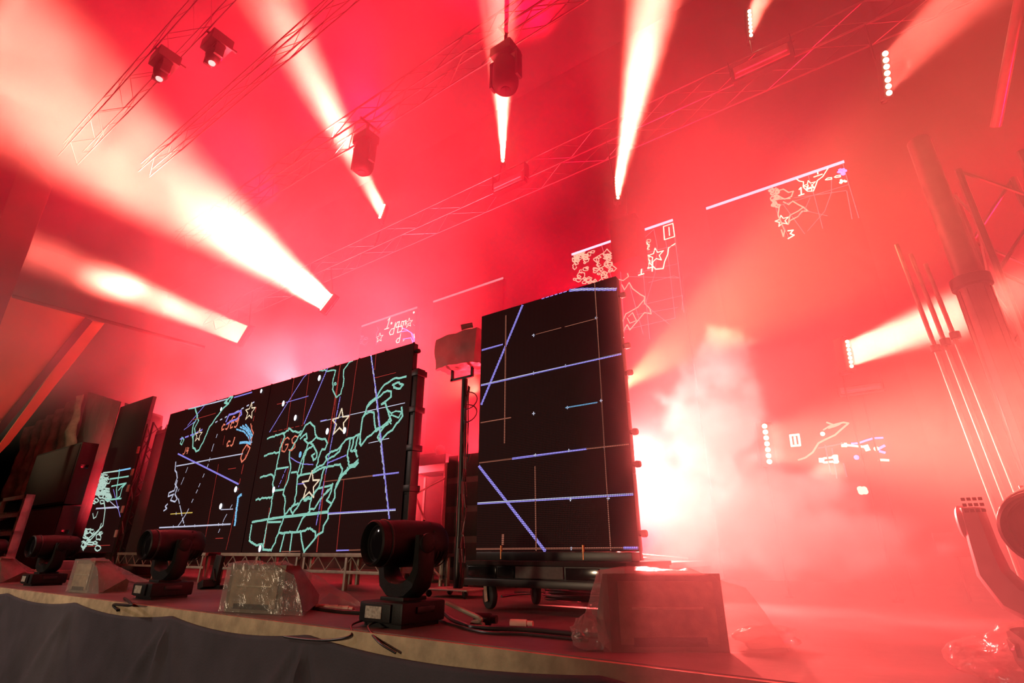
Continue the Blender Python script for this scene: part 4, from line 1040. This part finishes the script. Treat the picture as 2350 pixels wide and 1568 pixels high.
cable('cable', 'black cable lying over the stage edge under the largest moving head', [(-2.98, 2.58, .03), (-2.98, 2.50, .012), (-2.87, 2.405, -.03), (-3.1, 2.385, -.07), (-3.5, 2.38, -.08)], .007, seed=8)
cable('cable', 'black cable draped over the stage edge, right of the first', [(-2.85, 2.58, .03), (-2.80, 2.48, .012), (-2.6, 2.395, -.04), (-2.45, 2.385, -.08)], .007, seed=9)
cable('cable', 'black cable on the edge below the second moving head', [fl(285, 1376), fl(300, 1392), (-6.35, 2.41, -.03), (-6.2, 2.40, -.07)], .012, seed=10)
for k, (u, v, lab) in enumerate(((740, 1393, 'pale connector on the cable loom, left of three'), (762, 1395, 'pale connector on the cable loom, middle of three'), (786, 1397, 'pale connector on the cable loom, right of three'), (1190, 1432, 'pale connector on the deck before the dolly'), (1108, 1428, 'round dark connector with pink rim on the deck'))):
    p = fl(u, v+8, .03)
    r = .022 if k < 4 else .036
    tag(MB().cyl((p[0]-.05, p[1]-.02, r+.002), (p[0]+.05, p[1]+.02, r+.002), r, seg=16).cyl((p[0]+.05, p[1]+.02, r+.002), (p[0]+.09, p[1]+.03, r+.002), r*.7, seg=16).build('connector', M['tape'] if k != 4 else M['rubber']), lab, 'connector')

# ================================================================== left: tent, drapes, speaker stack
def sheet(name, corners, m, label, cat, nu=30, nv=30, amp=.05, freq=1.2, seed=0, thick=.012, fold=0.0):
    A, B, C_, D = [Vector(c_) for c_ in corners]       # bottom-left, bottom-right, top-right, top-left
    mb = MB(); b = mb.bm; nrm = (B-A).cross(D-A).normalized()
    G = []
    for i in range(nu+1):
        u = i/nu; row = []
        for j in range(nv+1):
            v = j/nv
            p = (A*(1-u)+B*u)*(1-v)+(D*(1-u)+C_*u)*v
            o_ = amp*noise.noise(p*freq+Vector((seed, 0, 0)))+amp*.4*noise.noise(p*freq*3)
            if fold: o_ += fold*math.sin(u*nu*.9+1.5*noise.noise(Vector((u*6, v*1.5, seed))))
            row.append(b.verts.new(p+nrm*o_))
        G.append(row)
    for i in range(nu):
        for j in range(nv): b.faces.new((G[i][j], G[i+1][j], G[i+1][j+1], G[i][j+1]))
    o = mb.build(name, m)
    md = o.modifiers.new('thick', 'SOLIDIFY'); md.thickness = thick
    return tag(o, label, cat)
TX = -16.6
g = lambda u, v, x=TX: at(u, v, x=x)
sheet('tent_wall', [g(-130, 1120), g(0, 985), g(205, 728), g(20, 680)], M['tent'], 'large orange tent cloth panel at left, above the dark strap', 'tent cloth', amp=.05)
sheet('tent_wall', [g(-60, 1100), g(20, 1020), g(240, 742), g(205, 735)], M['tent'], 'narrow orange tent cloth strip at left, below the dark strap', 'tent cloth', amp=.03, seed=4)
sheet('tent_strap', [g(-40, 1020, TX+.12), g(-30, 1035, TX+.12), g(212, 738, TX+.12), g(196, 728, TX+.12)], M['strap'], 'dark diagonal strap across the orange tent cloth', 'strap', 20, 4, .01)
sheet('tent_flap', [g(-140, 900, TX+.5), g(0, 745, TX+.5), g(120, 430, TX+.5), g(60, 330, TX+.5)], M['tentd'], 'dark red tent flap high at the left edge', 'tent cloth', amp=.08, seed=7)
tag(MB().cyl(g(30, 680, TX+.1), at(470, 798, x=-14.4), .045, seg=10).build('tent_pole', M['strap']), 'dark tent pole along the top of the orange cloth', 'pole')
q = lambda u, v, y: at(u, v, y=y)
def q0(u, y): p = at(u, 1268, y=y); return Vector((p.x, p.y, .005))
sheet('side_drape', [q0(-40, 4.9), q0(120, 5.3), q(190, 905, 5.3), q(60, 985, 4.9)], M['drape'], 'crumpled grey-brown drape at far left below the tent cloth', 'drape', 40, 30, .10, 1.6, fold=.05)
sheet('side_drape', [q0(110, 5.5), q0(200, 5.5), q(285, 925, 5.5), q(205, 900, 5.5)], M['drapeb'], 'black drape hanging left of the narrow screen', 'drape', 30, 20, .08, 1.2, seed=3, fold=.05)
sheet('side_drape', [q0(250, 5.75), q0(345, 5.75), q(372, 955, 5.75), q(290, 925, 5.75)], M['drapeb'], 'black drape added to darken the gap between the narrow and wide screens', 'drape', 20, 20, .05, 1.2, seed=9, fold=.04)  # added sheet, blocks the lit haze showing through the gap
def speaker_stack():
    Y = 4.35
    a, b = q(10, 1268, Y), q(112, 1268, Y)
    top = q(90, 1042, Y).z
    for k in range(2):
        h = (top-.02)/2
        t = thing('loudspeaker', ('lower dark loudspeaker of the stack at far left', 'upper dark loudspeaker of the stack at far left')[k], 'speaker', (a.x, Y, k*h+(.02 if k else 0)))
        wd = b.x-a.x
        MB().bx((0, 0, 0), (wd, .34, h-.01), .02).build('cabinet', M['black'], t)
        MB().bx((.06, -.012, .05), (wd-.06, .002, h-.06), .004).build('grille', M['carpet'], t)
        for s_ in (-.006, wd+.006): MB().box((s_, .17, h*.6), (.02, .16, .09), bev=.006).build('carry_handle', M['gloss'], t)
speaker_stack()
def white_panel():
    Y = 3.7
    a, b = q(-30, 1240, Y), q(26, 1240, Y); z1 = q(30, 1140, Y).z
    t = thing('white_rack', 'white open-fronted rack at the left edge, beside the loudspeakers', 'rack', (a.x, Y, 0)); L = -t.location
    xa, xb = a.x, b.x
    f = MB().bx((xa, Y, 0), (xa+.15, Y+.16, z1)).bx((xb-.15, Y, 0), (xb, Y+.16, z1)).bx((xa, Y+.12, 0), (xb, Y+.16, z1))
    n = 4
    for k in range(n+1): f.bx((xa, Y, k*(z1-.08)/n), (xb, Y+.16, k*(z1-.08)/n+.08))
    f.build('frame', M['white'], t, loc=L)
    for k in range(n): MB().bx((xa+.3, Y+.05, k*(z1-.08)/n+.14), (xb-.3, Y+.10, (k+1)*(z1-.08)/n-.05)).build('drawer_unit', M['black'], t, loc=L)
white_panel()
def tower():
    Y = 5.15
    a = q(287, 1265, Y)
    t = truss('lighting_tower', 'red-glinting ladder tower between the narrow and wide screens', (a.x, Y, 0), (a.x, Y, 3.2), .30, .022, .35, M['blackm'])
    for k, z in enumerate((.8, 1.3, 1.75, 2.1, 2.6)):
        MB().box((-.20, -.17, z), (.09, .06, .15), bev=.01).build('clamp', M['tape'], t)['label'] = 'red-lit clamp'
    b = q(318, 1268, 5.05)
    t = thing('speaker_column', 'black column standing against the left end of the wide screen', 'speaker', (b.x-.66, 5.05, 0))
    MB().bx((0, 0, 0), (.75, .5, 3.0), .04).build('cabinet', M['black'], t)
    MB().bx((.05, -.01, .1), (.70, .01, 2.9)).build('grille', M['carpet'], t)
    t = thing('floor_case', 'flat grey case on the deck under the narrow screen', 'case', (-12.2, 3.7, 0))
    MB().box((0, 0, .22), (.7, .4, .14), bev=.01).build('case', M['shell'], t)
    MB().box((0, 0, .08), (1.0, .5, .14), bev=.01).build('stand', M['alud'], t)
tower()

# ================================================================== right: column, pipes, tower
CX_, CY_ = .885, 5.0
t = thing('steel_column', 'thick steel column with a dark collar leaning in at right', 'column', (CX_, CY_, 0))
MB().cyl((0, 0, 0), (0, 0, 2.42), .105, seg=32).build('lower_tube', M['tubem'], t)
MB().cyl((0, 0, 2.36), (0, 0, 3.8), .085, seg=32).build('upper_tube', M['tubem'], t)
MB().lathe([(.112, 2.34), (.128, 2.35), (.128, 2.43), (.112, 2.44)], None, 32).build('collar', M['blackm'], t)['label'] = 'dark collar'
r = MB()
for a in range(0, 360, 30): r.box((.106*math.cos(math.radians(a)), .106*math.sin(math.radians(a)), 1.17), (.008, .008, 2.3), rotz(math.radians(a)))
r.build('rib', M['tubem'], t)
for k, (dx, lab) in enumerate(((0, 'thin pipe left of the steel column, leftmost of three'), (.075, 'thin pipe left of the steel column, middle of three'), (.15, 'thin pipe left of the steel column, rightmost of three'))):
    t = thing('thin_pipe', lab, 'pipe', (.57+dx*.95, 5.05, 0), group=None)
    MB().cyl((.05, 0, 0), (-.05, 0, 2.9-k*.12), .016, seg=12).build('tube', M['alud'], t)
    MB().lathe([(.017, -.03), (.034, -.025), (.034, .025), (.017, .03)], Matrix.Translation((.05-.1*(1.95+.03*k)/3, 0, 1.93+.04*k)), 16).build('clamp', M['blackm'], t)
truss('tower_truss', 'pale lattice tower at the right edge behind the steel column', (1.34, 5.55, 0), (1.34, 5.55, 3.6), .42, .030, .5)
tag(MB().cyl(at(2345, -20, y=5.6), at(2285, 290, y=6.6), .05, seg=12).build('roof_tube', M['tubem']), 'pale roof tube slanting down at the top right corner', 'pole')
t = thing('side_lamp', 'small lamp behind the yoke of the right edge lamp', 'lamp', tuple(at(2190, 1250, y=6.8)))
MB().box((0, 0, 0), (.30, .2, .22), bev=.02).build('housing', M['blackm'], t)
MB().cyl((0, .05, -.1), (0, .05, -at(2190, 1250, y=6.8).z), .012, seg=8).build('floor_post', M['blackm'], t)

# ================================================================== haze and smoke
def mnode(nt, op, a, b=None, c=None):
    n = nt.nodes.new('ShaderNodeMath'); n.operation = op
    for i, v in enumerate((a, b, c)):
        if v is None: continue
        if isinstance(v, (int, float)): n.inputs[i].default_value = v
        else: nt.links.new(v, n.inputs[i])
    return n.outputs[0]
def ramp(nt, v, a, b, lo=0.0, hi=1.0):
    n = nt.nodes.new('ShaderNodeMapRange'); n.interpolation_type = 'SMOOTHSTEP'
    nt.links.new(v, n.inputs[0])
    for i, x in enumerate((a, b, lo, hi)): n.inputs[i+1].default_value = x
    return n.outputs[0]
def scatter(name, col, aniso):
    m = bpy.data.materials.new(name); m.use_nodes = True
    nt = m.node_tree; nt.nodes.clear()
    out = nt.nodes.new('ShaderNodeOutputMaterial'); s = nt.nodes.new('ShaderNodeVolumeScatter')
    s.inputs['Color'].default_value = (*col, 1); s.inputs['Anisotropy'].default_value = aniso
    a = nt.nodes.new('ShaderNodeAttribute'); a.attribute_name = 'density'
    nt.links.new(a.outputs['Fac'], s.inputs['Density']); nt.links.new(s.outputs[0], out.inputs['Volume'])
    return m
def volume_object(name, m, lo, hi, voxel, field, label, cat):
    """a density grid filled by procedural noise"""
    nt = bpy.data.node_groups.new(name, 'GeometryNodeTree')
    nt.interface.new_socket('Geometry', in_out='OUTPUT', socket_type='NodeSocketGeometry')
    go = nt.nodes.new('NodeGroupOutput'); vc = nt.nodes.new('GeometryNodeVolumeCube')
    vc.inputs['Min'].default_value = lo; vc.inputs['Max'].default_value = hi
    for ax, i in (('X', 0), ('Y', 1), ('Z', 2)):
        vc.inputs['Resolution '+ax].default_value = max(2, int((hi[i]-lo[i])/voxel)+1)
    pos = nt.nodes.new('GeometryNodeInputPosition'); sp = nt.nodes.new('ShaderNodeSeparateXYZ')
    nt.links.new(pos.outputs[0], sp.inputs[0])
    nt.links.new(field(nt, pos.outputs[0], *sp.outputs), vc.inputs['Density'])
    sm = nt.nodes.new('GeometryNodeSetMaterial'); sm.inputs['Material'].default_value = m
    nt.links.new(vc.outputs[0], sm.inputs[0]); nt.links.new(sm.outputs[0], go.inputs[0])
    o = MB().bx(lo, hi).build(name, m, smooth=False)
    md = o.modifiers.new('density', 'NODES'); md.node_group = nt
    return tag(o, label, cat, kind='stuff')
def noise_fac(nt, pos, scale, detail, rough=.5, dist=0.0):
    n = nt.nodes.new('ShaderNodeTexNoise'); n.inputs['Scale'].default_value = scale; n.inputs['Detail'].default_value = detail
    n.inputs['Roughness'].default_value = rough; n.inputs['Distortion'].default_value = dist
    nt.links.new(pos, n.inputs['Vector']); return n.outputs[0]
def blob_fac(nt, P, c, r):
    a = nt.nodes.new('ShaderNodeVectorMath'); a.operation = 'SUBTRACT'; nt.links.new(P, a.inputs[0]); a.inputs[1].default_value = tuple(c)
    d = nt.nodes.new('ShaderNodeVectorMath'); d.operation = 'DIVIDE'; nt.links.new(a.outputs[0], d.inputs[0]); d.inputs[1].default_value = r
    L = nt.nodes.new('ShaderNodeVectorMath'); L.operation = 'LENGTH'; nt.links.new(d.outputs[0], L.inputs[0])
    return mnode(nt, 'SUBTRACT', 1.0, L.outputs['Value'])
def haze_field(nt, P, X, Y, Z):
    body = ramp(nt, noise_fac(nt, P, .55, 3, .5, .4), .36, .68, .022, .125)
    # clear air in front of the screens: haze drifts over their tops and, at right, out to the edge
    over = ramp(nt, mnode(nt, 'SUBTRACT', Z, mnode(nt, 'MULTIPLY_ADD', Y, .585, .55)), 0, 2.2)
    behind = ramp(nt, Y, 4.8, 5.3)
    right = mnode(nt, 'MULTIPLY', ramp(nt, mnode(nt, 'MULTIPLY_ADD', Y, .30, X), -.75, .1), ramp(nt, Y, .6, 1.8))
    mask = mnode(nt, 'MAXIMUM', mnode(nt, 'MAXIMUM', over, behind), right)
    d = mnode(nt, 'MULTIPLY', mnode(nt, 'MULTIPLY', body, mask), ramp(nt, X, -5, 3.0, 1.0, .42))
    # thicker pools: low at the right front, and a puff where the lowest left beam ends
    low = mnode(nt, 'MULTIPLY', right, ramp(nt, Z, .3, 1.6, .12, 0))
    puff = mnode(nt, 'MULTIPLY', ramp(nt, mnode(nt, 'ADD', blob_fac(nt, P, at(255, 640, y=4.8), (1.9, 1.4, 1.3)), mnode(nt, 'MULTIPLY_ADD', noise_fac(nt, P, .9, 4, .6), 1.2, -.6)), .1, .6), .30)
    glow = mnode(nt, 'MULTIPLY', ramp(nt, mnode(nt, 'ADD', blob_fac(nt, P, at(650, 830, y=6), (2.6, 1.2, 1.3)), mnode(nt, 'MULTIPLY_ADD', noise_fac(nt, P, 1.0, 4, .6), 1.2, -.6)), .1, .7), .18)
    return mnode(nt, 'ADD', mnode(nt, 'ADD', d, low), mnode(nt, 'ADD', puff, glow))
volume_object('haze', scatter('haze', (1, .97, .96), .15), (-24, .2, .02), (6.5, 7.95, 13.2), .32, haze_field,
              'red-lit haze filling the air above and behind the screens', 'haze')
def smoke_field(nt, P, X, Y, Z):
    def blob(c, r): return blob_fac(nt, P, c, r)
    bs = [blob(at(1640, 985, y=5.0), (.50, .5, .62)), blob(at(1760, 1200, y=4.9), (.75, .6, .42)), blob(at(1660, 835, y=5.1), (.28, .35, .36)), blob(at(1940, 1250, y=4.7), (.55, .5, .25)), blob(at(1865, 1125, y=4.9), (.30, .35, .20)), blob(at(1560, 1180, y=5.1), (.5, .5, .5))]
    b = bs[0]
    for q_ in bs[1:]: b = mnode(nt, 'MAXIMUM', b, q_)
    v = mnode(nt, 'ADD', b, mnode(nt, 'MULTIPLY_ADD', noise_fac(nt, P, 3.4, 6, .62), 2.6, -1.3))
    return ramp(nt, v, .06, .22, 0, .95)
volume_object('smoke_plume', scatter('smoke', (1, .98, .97), .1), (-2.9, 4.0, .02), (1.1, 6.0, 3.4), .045, smoke_field,
              'thick billowing smoke cloud pouring out right of the tall screen', 'smoke')
